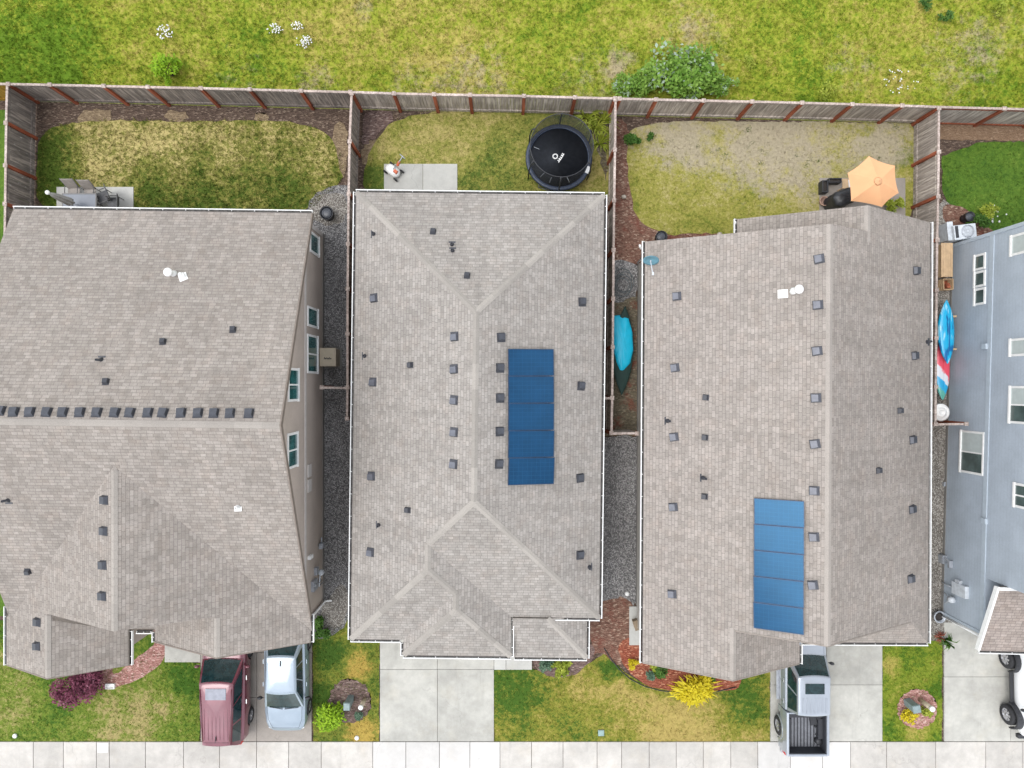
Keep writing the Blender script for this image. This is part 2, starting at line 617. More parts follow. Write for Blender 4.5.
def smooth_poly(poly, it=2):
    for _ in range(it):
        q = []
        for i in range(len(poly)):
            a, b = poly[i], poly[(i + 1) % len(poly)]
            q.append((a[0] * .75 + b[0] * .25, a[1] * .75 + b[1] * .25))
            q.append((a[0] * .25 + b[0] * .75, a[1] * .25 + b[1] * .75))
        poly = q
    return poly


def ragged(poly, amp=0.05, step=0.18, seed=1):
    r = random.Random(seed)
    out = []
    for i in range(len(poly)):
        a, b = Vector(poly[i]), Vector(poly[(i + 1) % len(poly)])
        n = max(1, int((b - a).length / step))
        for k in range(n):
            p = a.lerp(b, k / n)
            out.append((p.x + r.uniform(-amp, amp), p.y + r.uniform(-amp, amp)))
    return out


def sheet(name, poly, z, mat, kind='structure', label=None):
    """a flat sheet; poly in metres"""
    a = sum(poly[i][0] * poly[(i + 1) % len(poly)][1] - poly[(i + 1) % len(poly)][0] * poly[i][1] for i in range(len(poly)))
    if a < 0: poly = list(reversed(poly))
    bm = bmesh.new()
    vs = [bm.verts.new((p[0], p[1], z)) for p in poly]
    f = bm.faces.new(vs)
    bmesh.ops.triangulate(bm, faces=[f])
    me = bpy.data.meshes.new(name)
    bm.to_mesh(me); bm.free()
    me.materials.append(mat)
    at = me.attributes.new('rnd', 'FLOAT', 'FACE')
    at.data.foreach_set('value', [0.5] * len(me.polygons))
    o = link_mesh(name, me)
    return tag(o, label, None, None, kind)


def inside(poly, x, y):
    p = np.array(poly)
    q = np.roll(p, -1, axis=0)
    c = np.zeros(len(x), bool)
    for (x0, y0), (x1, y1) in zip(p, q):
        if y0 == y1: continue
        k = ((y0 > y) != (y1 > y)) & (x < (x1 - x0) * (y - y0) / (y1 - y0) + x0)
        c ^= k
    return c


def tufts(name, poly, holes, dens, blades, h, w, mat, z=0.0, lean=0.8, label=None, spread=0.03):
    """grass blades rooted inside a polygon, as one uncountable mesh"""
    p = np.array(poly)
    lo, hi = p.min(0), p.max(0)
    n = int((hi[0] - lo[0]) * (hi[1] - lo[1]) * dens)
    x = NPR.uniform(lo[0], hi[0], n); y = NPR.uniform(lo[1], hi[1], n)
    ok = inside(poly, x, y)
    for hp in holes: ok &= ~inside(hp, x, y)
    x, y = x[ok], y[ok]
    n = len(x)
    x = np.repeat(x, blades) + NPR.normal(0, spread, n * blades)
    y = np.repeat(y, blades) + NPR.normal(0, spread, n * blades)
    n = len(x)
    sz = np.repeat(NPR.uniform(0.5, 1.3, n // blades), blades) * NPR.uniform(0.7, 1.2, n)
    a = NPR.uniform(0, 6.283, n); b = NPR.uniform(0, 6.283, n)
    hh = h * sz
    le = lean * hh * NPR.uniform(0.3, 1.3, n)
    ww = w * sz
    v = np.zeros((n, 3, 3), np.float32)
    v[:, 0] = np.stack([x - np.cos(a) * ww, y - np.sin(a) * ww, np.full(n, z)], 1)
    v[:, 1] = np.stack([x + np.cos(a) * ww, y + np.sin(a) * ww, np.full(n, z)], 1)
    v[:, 2] = np.stack([x + np.cos(b) * le, y + np.sin(b) * le, z + hh], 1)
    me = bpy.data.meshes.new(name)
    me.vertices.add(n * 3); me.loops.add(n * 3); me.polygons.add(n)
    me.vertices.foreach_set('co', v.reshape(-1))
    me.loops.foreach_set('vertex_index', np.arange(n * 3, dtype=np.int32))
    me.polygons.foreach_set('loop_start', np.arange(0, n * 3, 3, dtype=np.int32))
    me.update(calc_edges=True)
    at = me.attributes.new('rnd', 'FLOAT', 'FACE')
    at.data.foreach_set('value', np.repeat(NPR.uniform(0, 1, n // blades), blades).astype(np.float32))
    me.materials.append(mat)
    o = link_mesh(name, me)
    return tag(o, label, None, None, 'stuff')


G_MEADOW = grass_mat('meadow_grass', alb(102, 134, 28), alb(154, 164, 50), alb(188, 174, 92), 0.0,
                     [(30, 70, 75, -0.45), (150, 20, 80, 0.1), (690, 20, 90, 0.2), (470, 85, 60, 0.2), (900, 60, 90, 0.18), (560, 30, 80, -0.05), (400, 30, 70, 0.2), (820, 85, 40, -0.25), (250, 70, 50, -0.2), (980, 95, 60, -0.2), (60, 30, 70, -0.15), (320, 20, 60, 0.25), (470, 30, 70, 0.15), (760, 30, 60, -0.1)],
                     alb(186, 168, 140), [(318, 82, 26, 0.45), (480, 86, 50, 0.42), (410, 84, 34, 0.32), (365, 10, 16, 0.45), (618, 60, 20, 0.5), (700, 45, 40, 0.32), (960, 60, 50, 0.36), (590, 86, 45, 0.34), (445, 60, 40, 0.1), (850, 65, 40, 0.3), (1000, 30, 40, 0.25), (240, 80, 40, 0.2), (680, 10, 40, 0.22)], contrast=1.05)
G_L1 = grass_mat('backyard_gold_green_lawn', alb(80, 100, 30), alb(132, 132, 60), alb(200, 184, 122), 0.0,
                 [(48, 160, 34, -0.6), (190, 140, 60, 0.3), (110, 145, 50, 0.35), (290, 150, 45, 0.2), (180, 200, 60, -0.35), (280, 205, 60, -0.4), (60, 200, 30, -0.4)], contrast=1.25)  # green patches at the left edge paint the side fence's shade
G_L2 = grass_mat('backyard_green_lawn', alb(92, 112, 42), alb(146, 146, 68), alb(184, 170, 106), 0.0,
                 [(440, 125, 70, 0.32), (490, 140, 50, -0.05), (375, 180, 22, -0.4), (490, 180, 40, -0.25), (590, 165, 40, 0.3)], contrast=1.0)
G_L3 = grass_mat('dry_backyard_lawn', alb(112, 124, 44), alb(158, 154, 72), alb(186, 174, 118), 0.05,
                 [(760, 130, 150, 0.35), (680, 205, 70, -0.2), (750, 215, 60, -0.25), (905, 160, 14, -0.6), (870, 215, 40, -0.3), (800, 175, 60, 0.0)],
                 alb(182, 170, 148), [(720, 126, 80, 0.42), (820, 132, 90, 0.44), (895, 140, 40, 0.42), (655, 128, 46, 0.4), (780, 160, 60, 0.28), (690, 150, 30, 0.25), (880, 155, 30, 0.2)], contrast=0.95)
G_L4 = grass_mat('lush_backyard_lawn', alb(66, 102, 32), alb(92, 124, 40), alb(132, 152, 64), -0.08, contrast=0.7)
G_F1 = grass_mat('front_green_lawn', alb(66, 102, 24), alb(116, 134, 46), alb(172, 158, 104), -0.12,
                 [(10, 690, 40, 0.25), (120, 720, 45, 0.48), (160, 700, 30, 0.25), (60, 660, 45, -0.35), (190, 680, 25, -0.35), (15, 665, 25, 0.1)], contrast=1.05)
G_F1B = grass_mat('verge_lawn', alb(66, 96, 28), alb(122, 130, 48), alb(182, 156, 76), -0.05,
                  [(322, 700, 22, -0.5), (325, 650, 24, -0.45), (358, 665, 16, 0.6), (362, 730, 18, 0.7), (376, 690, 12, -0.2)], contrast=0.9)  # green patches by the driveway paint the taupe house's shade
G_F2 = grass_mat('front_mixed_lawn', alb(72, 104, 30), alb(138, 138, 52), alb(182, 162, 94), -0.03,
                 [(510, 690, 36, -0.5), (590, 690, 40, 0.15), (570, 730, 40, -0.1), (625, 690, 30, 0.35), (690, 725, 50, 0.5), (612, 672, 14, -0.6), (740, 700, 34, -0.4), (650, 730, 35, 0.3), (635, 682, 12, -0.6), (760, 730, 20, 0.2)], contrast=1.0)
G_F3 = grass_mat('right_verge_lawn', alb(76, 110, 24), alb(124, 140, 40), alb(172, 160, 80), -0.08,
                 [(892, 665, 12, 0.5), (915, 735, 16, 0.5), (935, 690, 10, -0.3), (888, 725, 10, -0.3)], contrast=0.9)

GRAVEL = gravel_mat('grey_gravel', alb(134, 132, 131), alb(206, 203, 200))
GRAVEL_L = gravel_mat('pale_gravel', alb(150, 142, 132), alb(214, 208, 198))
MULCH = mulch_mat('dark_bark_mulch', alb(84, 70, 62), alb(116, 98, 86), alb(150, 132, 116), 0.1, alb(140, 118, 96))
MULCH_P = mulch_mat('purple_brown_mulch', alb(104, 86, 82), alb(142, 120, 112), alb(172, 152, 142), 0.06, alb(130, 84, 78))
MULCH_R = mulch_mat('red_bark_mulch', alb(132, 72, 56), alb(176, 108, 84), alb(206, 150, 120), 0.3, alb(160, 78, 60))
MULCH_K = mulch_mat('rosy_bark_chips', alb(160, 112, 104), alb(206, 160, 150), alb(226, 190, 180), 0.1, alb(190, 130, 120))
MULCH_B = mulch_mat('brown_leafy_mulch', alb(112, 82, 70), alb(150, 116, 100), alb(184, 158, 138), 0.3, alb(128, 66, 54))
SOIL = mulch_mat('bare_tan_soil', alb(126, 108, 88), alb(160, 140, 112), alb(180, 160, 130), 0.15, alb(130, 112, 90))
TAN = mulch_mat('brown_tilled_soil', alb(138, 112, 90), alb(152, 126, 102), alb(166, 140, 116), 0.05, alb(130, 104, 84))
MOSS = mulch_mat('mossy_soil', alb(104, 96, 82), alb(134, 124, 104), alb(160, 150, 128), 0.35, alb(140, 70, 56))

FENCE_Y = lambda x: 12.03 + (x + 6.3) * (-0.0245)      # back fence line
big = 400.0
sheet('ground', [(-big, -big), (big, -big), (big, big), (-big, big)], -0.03, G_MEADOW)
sheet('yard_ground', [(-70, -17.4), (70, -17.4), (70, FENCE_Y(70)), (-70, FENCE_Y(-70))], -0.018, MULCH)

# sidewalk, kerb, road
SIDE_Y0 = P(0, 741.5).y
walk = MB()
xs = [-40, 34, 64, 97, 110, 146, 184, 220, 257, 289, 321.5, 373, 406, 439.5, 470, 500, 531.5, 563, 597, 621.5, 649, 676, 703, 730.5, 757.5, 790, 822, 850, 886, 935, 985, 1022, 1060, 1100]
xs = [P(x, 750).x for x in xs]
xs = [xs[0] - 1.4 * k for k in range(12, 0, -1)] + xs + [xs[-1] + 1.4 * k for k in range(1, 13)]
bright = [(373, 500), (757, 886), (184, 289)]
for a, b in zip(xs[:-1], xs[1:]):
    c = (a + b) / 2
    pxm = c * FOC / CAM_H + NX
    m = 1 if (373 < pxm < 500 or 757 < pxm < 850) else 0
    walk.box((c, SIDE_Y0 - 0.8 + RND.uniform(-.003, .003), 0.0), (b - a - 0.022, 1.6, 0.1 + RND.uniform(-0.004, 0.004)), m=m)
o = walk.build('sidewalk', [M['concrete_walk'], M['concrete_new']], bevel=0.008); tag(o, kind='structure')
sheet('sidewalk_bed', [(-60, SIDE_Y0 + .01), (60, SIDE_Y0 + .01), (60, SIDE_Y0 - 1.62), (-60, SIDE_Y0 - 1.62)], 0.02, M['joint'])
kb = MB(); kb.box((0, SIDE_Y0 - 1.7, -0.02), (120, 0.16, 0.13)); tag(kb.build('kerb', M['concrete_walk'], bevel=0.02), kind='structure')
sheet('road', [(-200, SIDE_Y0 - 1.78), (200, SIDE_Y0 - 1.78), (200, SIDE_Y0 - 10), (-200, SIDE_Y0 - 10)], -0.012, M['asphalt'])


def driveway(name, x0, x1, y0, jx, jy, mat, y1=741.0, top=0.045):
    """concrete slabs with open joints, px coordinates on the ground"""
    b = MB()
    X = [x0] + jx + [x1]; Y = [y0] + jy + [y1]
    for i in range(len(X) - 1):
        for j in range(len(Y) - 1):
            a, c = P(X[i], Y[j]), P(X[i + 1], Y[j + 1])
            b.box(((a.x + c.x) / 2, (a.y + c.y) / 2, top / 2 - 0.03), (abs(c.x - a.x) - 0.014, abs(c.y - a.y) - 0.014, top + 0.06))
    return tag(b.build(name, mat, bevel=0.006), kind='structure')


driveway('driveway', 201, 312, 610, [257], [652, 697], M['concrete_old'])
driveway('driveway', 380, 494, 610, [437.5], [669], M['concrete_drive'])
driveway('driveway', 770, 882, 600, [826], [684.5], M['concrete_drive'])
driveway('driveway', 943.5, 1075, 622, [1010], [676.5], M['concrete_drive'])
driveway('path', 494, 532, 620, [506], [], M['concrete_light'], 669.5)
driveway('path', 165, 201, 615, [], [645], M['concrete_drive'], 662)
driveway('patio', 57, 134, 187, [96], [], M['concrete_light'], 240)
driveway('patio', 384, 457.5, 164, [423], [], M['concrete_light'], 215)
driveway('patio', 819, 905, 178, [], [], M['concrete_old'], 225)
driveway('concrete_pad', 629, 641, 606, [], [], M['concrete_light'], 645)


def lawn(name, poly, mat, z=0.012, holes=(), dens=55, h=0.05, w=0.012, blades=4, sm=2, amp=0.05, label=None):
    m = [(P(x, y).x, P(x, y).y) for x, y in poly]
    m = smooth_poly(m, sm) if sm else m
    rg = ragged(m, amp, 0.2, len(poly))
    sheet(name, rg, z, mat)
    hp = [[(P(x, y).x, P(x, y).y) for x, y in q] for q in holes]
    tufts('grass', ragged(m, amp + .02, 0.2, len(poly) + 3), hp, dens, blades, h, w, mat, z, label=label)


lawn('lawn', [(37, 152), (42, 134), (60, 124), (108, 120), (160, 121), (215, 121), (280, 120), (322, 128), (340, 150), (345, 176), (332, 192), (308, 212), (200, 225), (37, 225)], G_L1,
     holes=[[(56, 186), (135, 186), (135, 230), (56, 230)]], dens=150, h=0.10, w=0.010, label='gold and green lawn behind the brown house')
lawn('lawn', [(376, 140), (396, 118), (440, 111), (530, 111), (610, 113), (611, 160), (612, 215), (364, 215), (364, 165)], G_L2,
     holes=[[(383, 163), (458, 163), (458, 220), (383, 220)]], dens=140, h=0.06, w=0.008, label='green lawn around the trampoline')
lawn('lawn', [(626, 145), (632, 124), (700, 121), (800, 122), (905, 123), (917, 126), (918, 235), (800, 240), (700, 232), (672, 236), (648, 228), (634, 215), (629, 180)], G_L3,
     holes=[[(818, 177), (906, 177), (906, 230), (818, 230)]], dens=100, h=0.05, w=0.008, label='dry lawn under the orange parasol')
weeds_area = [(P(x, y).x, P(x, y).y) for x, y in [(640, 122), (900, 124), (912, 170), (860, 172), (760, 168), (650, 165)]]
lawn('lawn', [(942, 141), (1100, 143), (1100, 260), (1010, 245), (985, 225), (963, 208), (942, 203)], G_L4, dens=130, h=0.05, w=0.008, sm=1, label='lush lawn behind the blue grey house')
lawn('lawn', [(-60, 620), (60, 620), (165, 655), (200, 664), (200, 742), (-60, 742)], G_F1, dens=140, h=0.05, w=0.008, sm=0, amp=0.03, label='front lawn left of the red car')
lawn('lawn', [(313, 640), (335, 630), (345, 615), (380, 615), (379, 742), (313, 742)], G_F1B, dens=140, h=0.05, w=0.008, sm=0, amp=0.03, label='grass strip right of the blue car')
lawn('lawn', [(494, 670), (530, 668), (560, 676), (592, 662), (606, 652), (625, 672), (640, 682), (665, 690), (735, 688), (740, 640), (770, 640), (770, 742), (494, 742)], G_F2, dens=140, h=0.05, w=0.008, sm=0, amp=0.03, label='front lawn with straw patches')
lawn('lawn', [(882, 630), (931, 630), (942, 635), (942, 742), (882, 742)], G_F3, dens=140, h=0.05, w=0.008, sm=0, amp=0.03, label='grass strip right of the pickup')
# meadow beyond the back fence
mead = [(-26, FENCE_Y(-26) + .12), (26, FENCE_Y(26) + .12), (26, 19.5), (-26, 19.5)]
tufts('meadow_grass', mead, [], 130, 5, 0.11, 0.009, G_MEADOW, -0.03, 0.9, 'unmown yellow green meadow grass beyond the fence')
# neighbour's grass left of the left fence
sheet('lawn', [(-45, 12), (-20.6, 12), (-20.6, -10), (-45, -10)], 0.010, G_L4)


def bed(name, poly, mat, z=0.018, amp=0.05, sm=2):
    m = [(P(x, y).x, P(x, y).y) for x, y in poly]
    m = smooth_poly(m, sm) if sm else m
    sheet(name, ragged(m, amp, 0.16, int(poly[0][0])), z, mat)


bed('gravel_strip', [(305, 208), (318, 190), (345, 184), (362, 190), (362, 560), (350, 625), (325, 640), (300, 640), (300, 300)], GRAVEL)
bed('gravel_patch', [(306, 210), (320, 194), (343, 190), (348, 215), (338, 226), (318, 224)], GRAVEL_L, 0.022, 0.07)
bed('gravel_patch', [(318, 612), (347, 575), (349, 618), (334, 632), (318, 636)], GRAVEL_L, 0.022, 0.07)
bed('soil_patch', [(345, 118), (349, 150), (343, 185), (338, 160), (330, 128)], SOIL, 0.014, 0.07)
bed('soil_patch', [(78, 110), (112, 108), (112, 122), (78, 124)], SOIL, 0.008, 0.07)
bed('soil_patch', [(165, 112), (185, 110), (190, 121), (165, 121)], SOIL, 0.008, 0.07)
bed('soil_patch', [(255, 113), (268, 113), (270, 122), (255, 122)], SOIL, 0.008, 0.07)
bed('soil_patch', [(362, 142), (380, 138), (380, 160), (362, 170)], SOIL, 0.008, 0.07)
bed('soil_patch', [(580, 112), (606, 112), (607, 150), (607, 190), (598, 150), (590, 128), (578, 120)], MOSS, 0.016, 0.08)
bed('mulch_bed', [(362, 112), (384, 110), (398, 116), (376, 138), (362, 146)], MULCH_P, 0.016, 0.1)
bed('mulch_bed', [(603, 120), (632, 118), (634, 200), (640, 224), (672, 230), (735, 228), (735, 250), (640, 262), (603, 270)], MULCH_B, 0.008, 0.06)
bed('gravel_patch', [(603, 262), (640, 258), (642, 298), (603, 304)], GRAVEL, 0.014, 0.08)
bed('soil_patch', [(600, 300), (642, 296), (642, 436), (600, 436)], MOSS, 0.008, 0.02, 0)
bed('gravel_strip', [(596, 436), (642, 436), (642, 600), (632, 606), (596, 604)], GRAVEL, 0.010, 0.06, 0)
bed('mulch_bed', [(590, 600), (640, 596), (640, 664), (612, 664), (602, 650), (590, 660)], MULCH_B, 0.016, 0.08)
bed('mulch_bed', [(616, 640), (650, 634), (700, 640), (742, 650), (742, 684), (735, 690), (700, 693), (660, 690), (636, 680), (622, 664)], MULCH_R, 0.020, 0.03)
bed('mulch_bed', [(532, 640), (592, 640), (596, 656), (588, 664), (574, 676), (552, 678), (538, 670), (532, 664)], MULCH_P, 0.018, 0.03)
circ = lambda cx, cy, r, ry=None: [(cx + r * math.cos(a * .35), cy + (ry or r) * math.sin(a * .35)) for a in range(18)]
bed('mulch_bed', circ(350, 701, 21.5, 22), MULCH_P, 0.022, 0.06)
bed('mulch_bed', circ(917, 709, 20, 20), MULCH_K, 0.022, 0.05)
bed('mulch_bed', [(90, 655), (130, 640), (160, 625), (167, 645), (163, 662), (146, 676), (128, 684), (106, 689), (96, 680)], MULCH_K, 0.020, 0.04)
bed('grass_patch', [(128, 640), (152, 628), (158, 640), (146, 652), (128, 662), (116, 676), (112, 668)], G_F1, 0.026, 0.05)  # same grass as the front lawn, laid over the bed
bed('soil_strip', [(940, 124), (1100, 126), (1100, 142), (940, 140)], TAN, 0.008, 0.03, 0)
bed('gravel_strip', [(905, 225), (944, 200), (975, 222), (975, 250), (952, 262), (952, 640), (905, 640)], GRAVEL_L, 0.014, 0.04, 0)
bed('mulch_bed', [(942, 202), (962, 207), (984, 224), (1012, 246), (990, 250), (960, 230), (944, 226)], MULCH_B, 0.018, 0.04)
# bed edging: thin dark board along the front red bed
eb = MB()
pts = smooth_poly([(605, 649), (613, 662), (626, 676), (645, 687), (670, 692), (700, 693), (735, 689)], 0)
eb.tube([P(x, y, 0.05) for x, y in [(604, 648), (611, 659), (619, 669), (630, 679), (645, 686.5), (660, 690.5), (680, 693), (700, 693.5), (720, 691), (736, 687)]], 0.02, 6)
tag(eb.build('bed_edging', M['black_plastic']), 'dark curved edging around the red mulch bed', 'bed edging')

G_WEED = plain('dark_weed', alb(98, 122, 50), .8, var=.3, scale=3)
tufts('lawn_weed', weeds_area, [], 1.6, 26, .035, .016, G_WEED, .012, .7, 'small dark green weeds dotted over the dry lawn', .06)
# ------------------------------------------------------------------ houses: shared builders
def rot_about(c, a):
    m = Matrix.Translation(Vector((c[0], c[1], 0))) @ Matrix.Rotation(a, 4, 'Z') @ Matrix.Translation(Vector((-c[0], -c[1], 0)))
    return lambda x, y, z=0.0: m @ Vector((x, y, z))


def cap_line(mb, A, B, drop, w=0.115, seg=0.3, lift=0.008):
    A, B = Vector(A), Vector(B)
    d = B - A
    h = Vector((d.x, d.y, 0)).normalized()
    s = Vector((-h.y, h.x, 0))
    n = max(1, int(d.length / seg))
    tone = 0.5
    for i in range(n):
        a, b = A.lerp(B, i / n), A.lerp(B, (i + 1.12) / n if i < n - 1 else 1.0)
        if i % 3 == 0: tone = RND.choice((0.0, .1, .5, .9, 1.0))
        r = min(1, max(0, tone + RND.uniform(-.2, .2)))
        up = Vector((0, 0, lift + 0.012)); up2 = Vector((0, 0, lift))
        lo = Vector((0, 0, -drop * w + lift))
        L = [a + s * w + lo + Vector((0, 0, .012)), a + up, b + up2, b + s * w + lo]
        Rr = [a + up, a - s * w + lo + Vector((0, 0, .012)), b - s * w + lo, b + up2]
        mb.face([L[1], L[0], L[3], L[2]] if (L[0] - L[1]).cross(L[2] - L[1]).z < 0 else L, rn=r)
        mb.face([Rr[1], Rr[0], Rr[3], Rr[2]] if (Rr[1] - Rr[0]).cross(Rr[2] - Rr[0]).z < 0 else Rr, rn=r)
        for X, Y in ((a + s * w, a), (a, a - s * w)):
            pass


def gutter(mb, A, B, side, w=0.085, h=0.10, step=0.9):
    """open white trough along the eave A-B; side = outward horizontal vector"""
    A, B, o = Vector(A), Vector(B), Vector(side).normalized()
    d = (B - A); L = d.length; d.normalize()
    z = Vector((0, 0, 1))
    rot = Matrix((d, o, z)).transposed()
    c = (A + B) / 2
    mb.box(c + o * (w + 0.018) - z * (h / 2 + 0.0), (L + .04, 0.03, h + .02), rot, 0)
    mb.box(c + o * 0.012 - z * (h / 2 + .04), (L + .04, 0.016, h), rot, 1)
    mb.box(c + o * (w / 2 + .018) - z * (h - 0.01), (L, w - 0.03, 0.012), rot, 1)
    n = int(L / step)
    for i in range(n + 1):
        p = A + d * (L * (i + .5) / (n + 1))
        mb.box(p + o * (w / 2 + .02) - z * 0.012, (0.02, w - 0.03, 0.012), rot, 0)
    for p in (A, B):
        mb.box(p + o * (w / 2 + .02) - z * (h / 2), (0.012, w, h - .01), rot, 0)


def fascia(mb, A, B, side, h=0.2, t=0.03):
    A, B, o = Vector(A), Vector(B), Vector(side).normalized()
    A = A + o * t; B = B + o * t
    lo = Vector((0, 0, -h)); up = Vector((0, 0, 0.012))
    i = -o * (t + .02)
    mb.ring_mesh([[A + up, A + lo, A + lo + i, A + up + i], [B + up, B + lo, B + lo + i, B + up + i]], smooth=False)


def plane_mat(plane, p, spin=0.0):
    """frame on a roof plane: z = normal, y = up the slope"""
    n = plane[1]
    e = Vector((0, 0, 1)).cross(n)
    e = e.normalized() if e.length > 1e-4 else Vector((1, 0, 0))
    u = n.cross(e)
    m = Matrix((e, u, n)).transposed().to_4x4()
    return Matrix.Translation(p) @ m @ Matrix.Rotation(spin, 4, 'Z')


def mesh_vent(mat, sz=0.29):
    b = MB()
    b.box((0, 0, 0.008), (sz * 1.12, sz * 1.2, 0.014), m=1)
    h = 0.125
    w, l = sz / 2, sz / 2
    vs = [(-w, -l, .015), (w, -l, .015), (w * .92, l, .015), (-w * .92, l, .015), (-w * .9, -l * .95, h), (w * .9, -l * .95, h), (w * .8, l * .55, h * .95), (-w * .8, l * .55, h * .95)]
    b.mesh(vs, [(4, 5, 6, 7), (0, 1, 5, 4), (1, 2, 6, 5), (2, 3, 7, 6), (3, 0, 4, 7)])
    b.box((0, -l * 1.0, 0.05), (sz * 0.8, 0.02, 0.07), m=1)
    return b.data('roof_vent', [mat, M['vent_black']])


def mesh_pipe(h=0.35, r=0.045, mat='vent_black'):
    b = MB()
    b.box((0, 0, 0.006), (0.26, 0.3, 0.01))
    b.lathe((0, 0, 0), [(0.1, 0.01), (0.075, 0.06), (r, 0.1), (r, h), (r * .7, h), (r * .7, h - .06)], 12)
    return b.data('vent_pipe', M[mat])


def mesh_flue():
    b = MB()
    b.lathe((0, 0, 0), [(0.15, 0.01), (0.1, 0.1), (0.075, 0.14), (0.075, 0.42), (0.15, 0.42), (0.16, 0.5), (0.13, 0.55), (0.03, 0.58)], 16)
    return b.data('flue_cap', M['pipe_white'])


def mesh_hood():
    b = MB()
    b.box((0, 0, 0.008), (0.3, 0.34, 0.014))
    b.box((0.0, 0, 0.09), (0.2, 0.2, 0.15), taper=0.75)
    b.lathe((0.03, -0.02, 0.16), [(0.07, 0), (0.075, 0.05), (0.02, 0.08)], 10)
    return b.data('flue_hood', M['pipe_white'])


ME_VENT = mesh_vent(M['vent_grey'])
ME_VENT_L = mesh_vent(M['vent_sunlit'])
ME_VENT_B = mesh_vent(M['vent_black'], 0.2)
ME_PIPE = mesh_pipe()
ME_FLUE = mesh_flue()
ME_HOOD = mesh_hood()


def on_roof(roof, plane, name, me, pts, spin=0.0):
    for px, py in pts:
        p = ray_plane(px, py, *plane)
        if me is ME_PIPE or me is ME_FLUE:
            w = Matrix.Translation(p - Vector((0, 0, .05)))
        else:
            w = plane_mat(plane, p, spin + RND.uniform(-.09, .09))
        link_mesh(name, me, roof, w)


def window(house, plane, x0, x1, y0, y1, panes=2, split='v', glass='glass', depth=0.05, fr=0.09, trim='white', lower=None):
    """a wall window seen at the pixel box; split v: sashes one above the other, h: side by side"""
    c = [ray_plane(x, y, *plane) for x, y in ((x0, y0), (x1, y0), (x1, y1), (x0, y1))]
    zc = sorted(p.z for p in c)
    z0, z1 = (zc[0] + zc[1]) / 2, (zc[2] + zc[3]) / 2
    n = plane[1]
    t = Vector((0, 0, 1)).cross(n).normalized()
    ts = [p.dot(t) for p in c]
    # along-wall extent at mid height
    a, b_ = (min(ts) + sorted(ts)[1]) / 2, (max(ts) + sorted(ts)[2]) / 2
    base = plane[0] - t * plane[0].dot(t)
    base.z = 0
    rot = Matrix((t, n, Vector((0, 0, 1)))).transposed()
    ctr = lambda u, z, o: base + t * u + Vector((0, 0, z)) + n * o
    f = MB()
    W, Hh = b_ - a, z1 - z0
    f.box(ctr((a + b_) / 2, z1 - fr / 2, depth / 2), (W, depth, fr), rot)
    f.box(ctr((a + b_) / 2, z0 + fr / 2, depth / 2 + .01), (W + .03, depth + .03, fr), rot)
    for u in (a + fr / 2, b_ - fr / 2):
        f.box(ctr(u, (z0 + z1) / 2, depth / 2 - .002), (fr, depth, Hh - fr * 1.9), rot)
    if panes == 2:
        if split == 'v': f.box(ctr((a + b_) / 2, (z0 + z1) / 2, depth / 2 - .008), (W - fr * 1.9, depth - .02, 0.05), rot)
        else: f.box(ctr((a + b_) / 2, (z0 + z1) / 2, depth / 2 - .008), (0.06, depth - .02, Hh - fr * 1.9), rot)
    w = f.build('window', M[trim], house, bevel=0.006)
    g = [(a + fr * .9, b_ - fr * .9, z0 + fr * .9, z1 - fr * .9)]
    if panes == 2:
        u0, u1, v0, v1 = g[0]
        g = [(u0, u1, v0, (v0 + v1) / 2 - .02), (u0, u1, (v0 + v1) / 2 + .02, v1)] if split == 'v' else [(u0, (u0 + u1) / 2 - .025, v0, v1), ((u0 + u1) / 2 + .025, u1, v0, v1)]
    for k, (u0, u1, v0, v1) in enumerate(g):
        q = MB()
        q.box(ctr((u0 + u1) / 2, (v0 + v1) / 2, 0.012), (u1 - u0, 0.016, v1 - v0), rot)
        q.build('pane', M[lower if (lower and k == 0) else glass], w)
    return w


def solar(house, plane, quad_px, n, tilt=None):
    """n panels stacked down the picture inside the pixel quad TL TR BR BL"""
    TL, TR, BR, BL = [ray_plane(x, y, *plane) for x, y in quad_px]
    nn = plane[1]
    for i in range(n):
        a, b = i / n, (i + 1) / n
        p = [TL.lerp(BL, a), TR.lerp(BR, a), TR.lerp(BR, b), TL.lerp(BL, b)]
        c = sum(p, Vector()) / 4
        ex = ((p[1] - p[0]) + (p[2] - p[3])).normalized()
        ey = nn.cross(ex).normalized()
        W = ((p[1] - p[0]).length + (p[2] - p[3]).length) / 2
        Hh = ((p[0] - p[3]).length + (p[1] - p[2]).length) / 2 - 0.012
        m = Matrix((ex, ey, nn)).transposed().to_4x4()
        m.translation = c + nn * 0.12
        f = MB()
        for sx, sy, ox, oy in ((W, .024, 0, Hh / 2 - .012), (W, .024, 0, -Hh / 2 + .012), (.024, Hh - .048, W / 2 - .012, 0), (.024, Hh - .048, -W / 2 + .012, 0)):
            f.box((ox, oy, 0), (sx, sy, 0.045))
        for ox in (-W * .3, W * .3):
            f.box((ox, 0, -0.07), (0.05, Hh, 0.06))
        fr = link_mesh('solar_panel', f.data('solar_panel', M['panel_frame']), house, m)
        g = MB()
        nx, ny = 10, 6
        x0, y0 = -W / 2 + .025, -Hh / 2 + .025
        g.face([(x0, y0, .012), (-x0, y0, .012), (-x0, -y0, .012), (x0, -y0, .012)], uv=[(0, 0), (nx, 0), (nx, ny), (0, ny)])
        g.face([(x0, y0, -.012), (x0, -y0, -.012), (-x0, -y0, -.012), (-x0, y0, -.012)])
        link_mesh('cells', g.data('cells', M['cells']), fr, m)


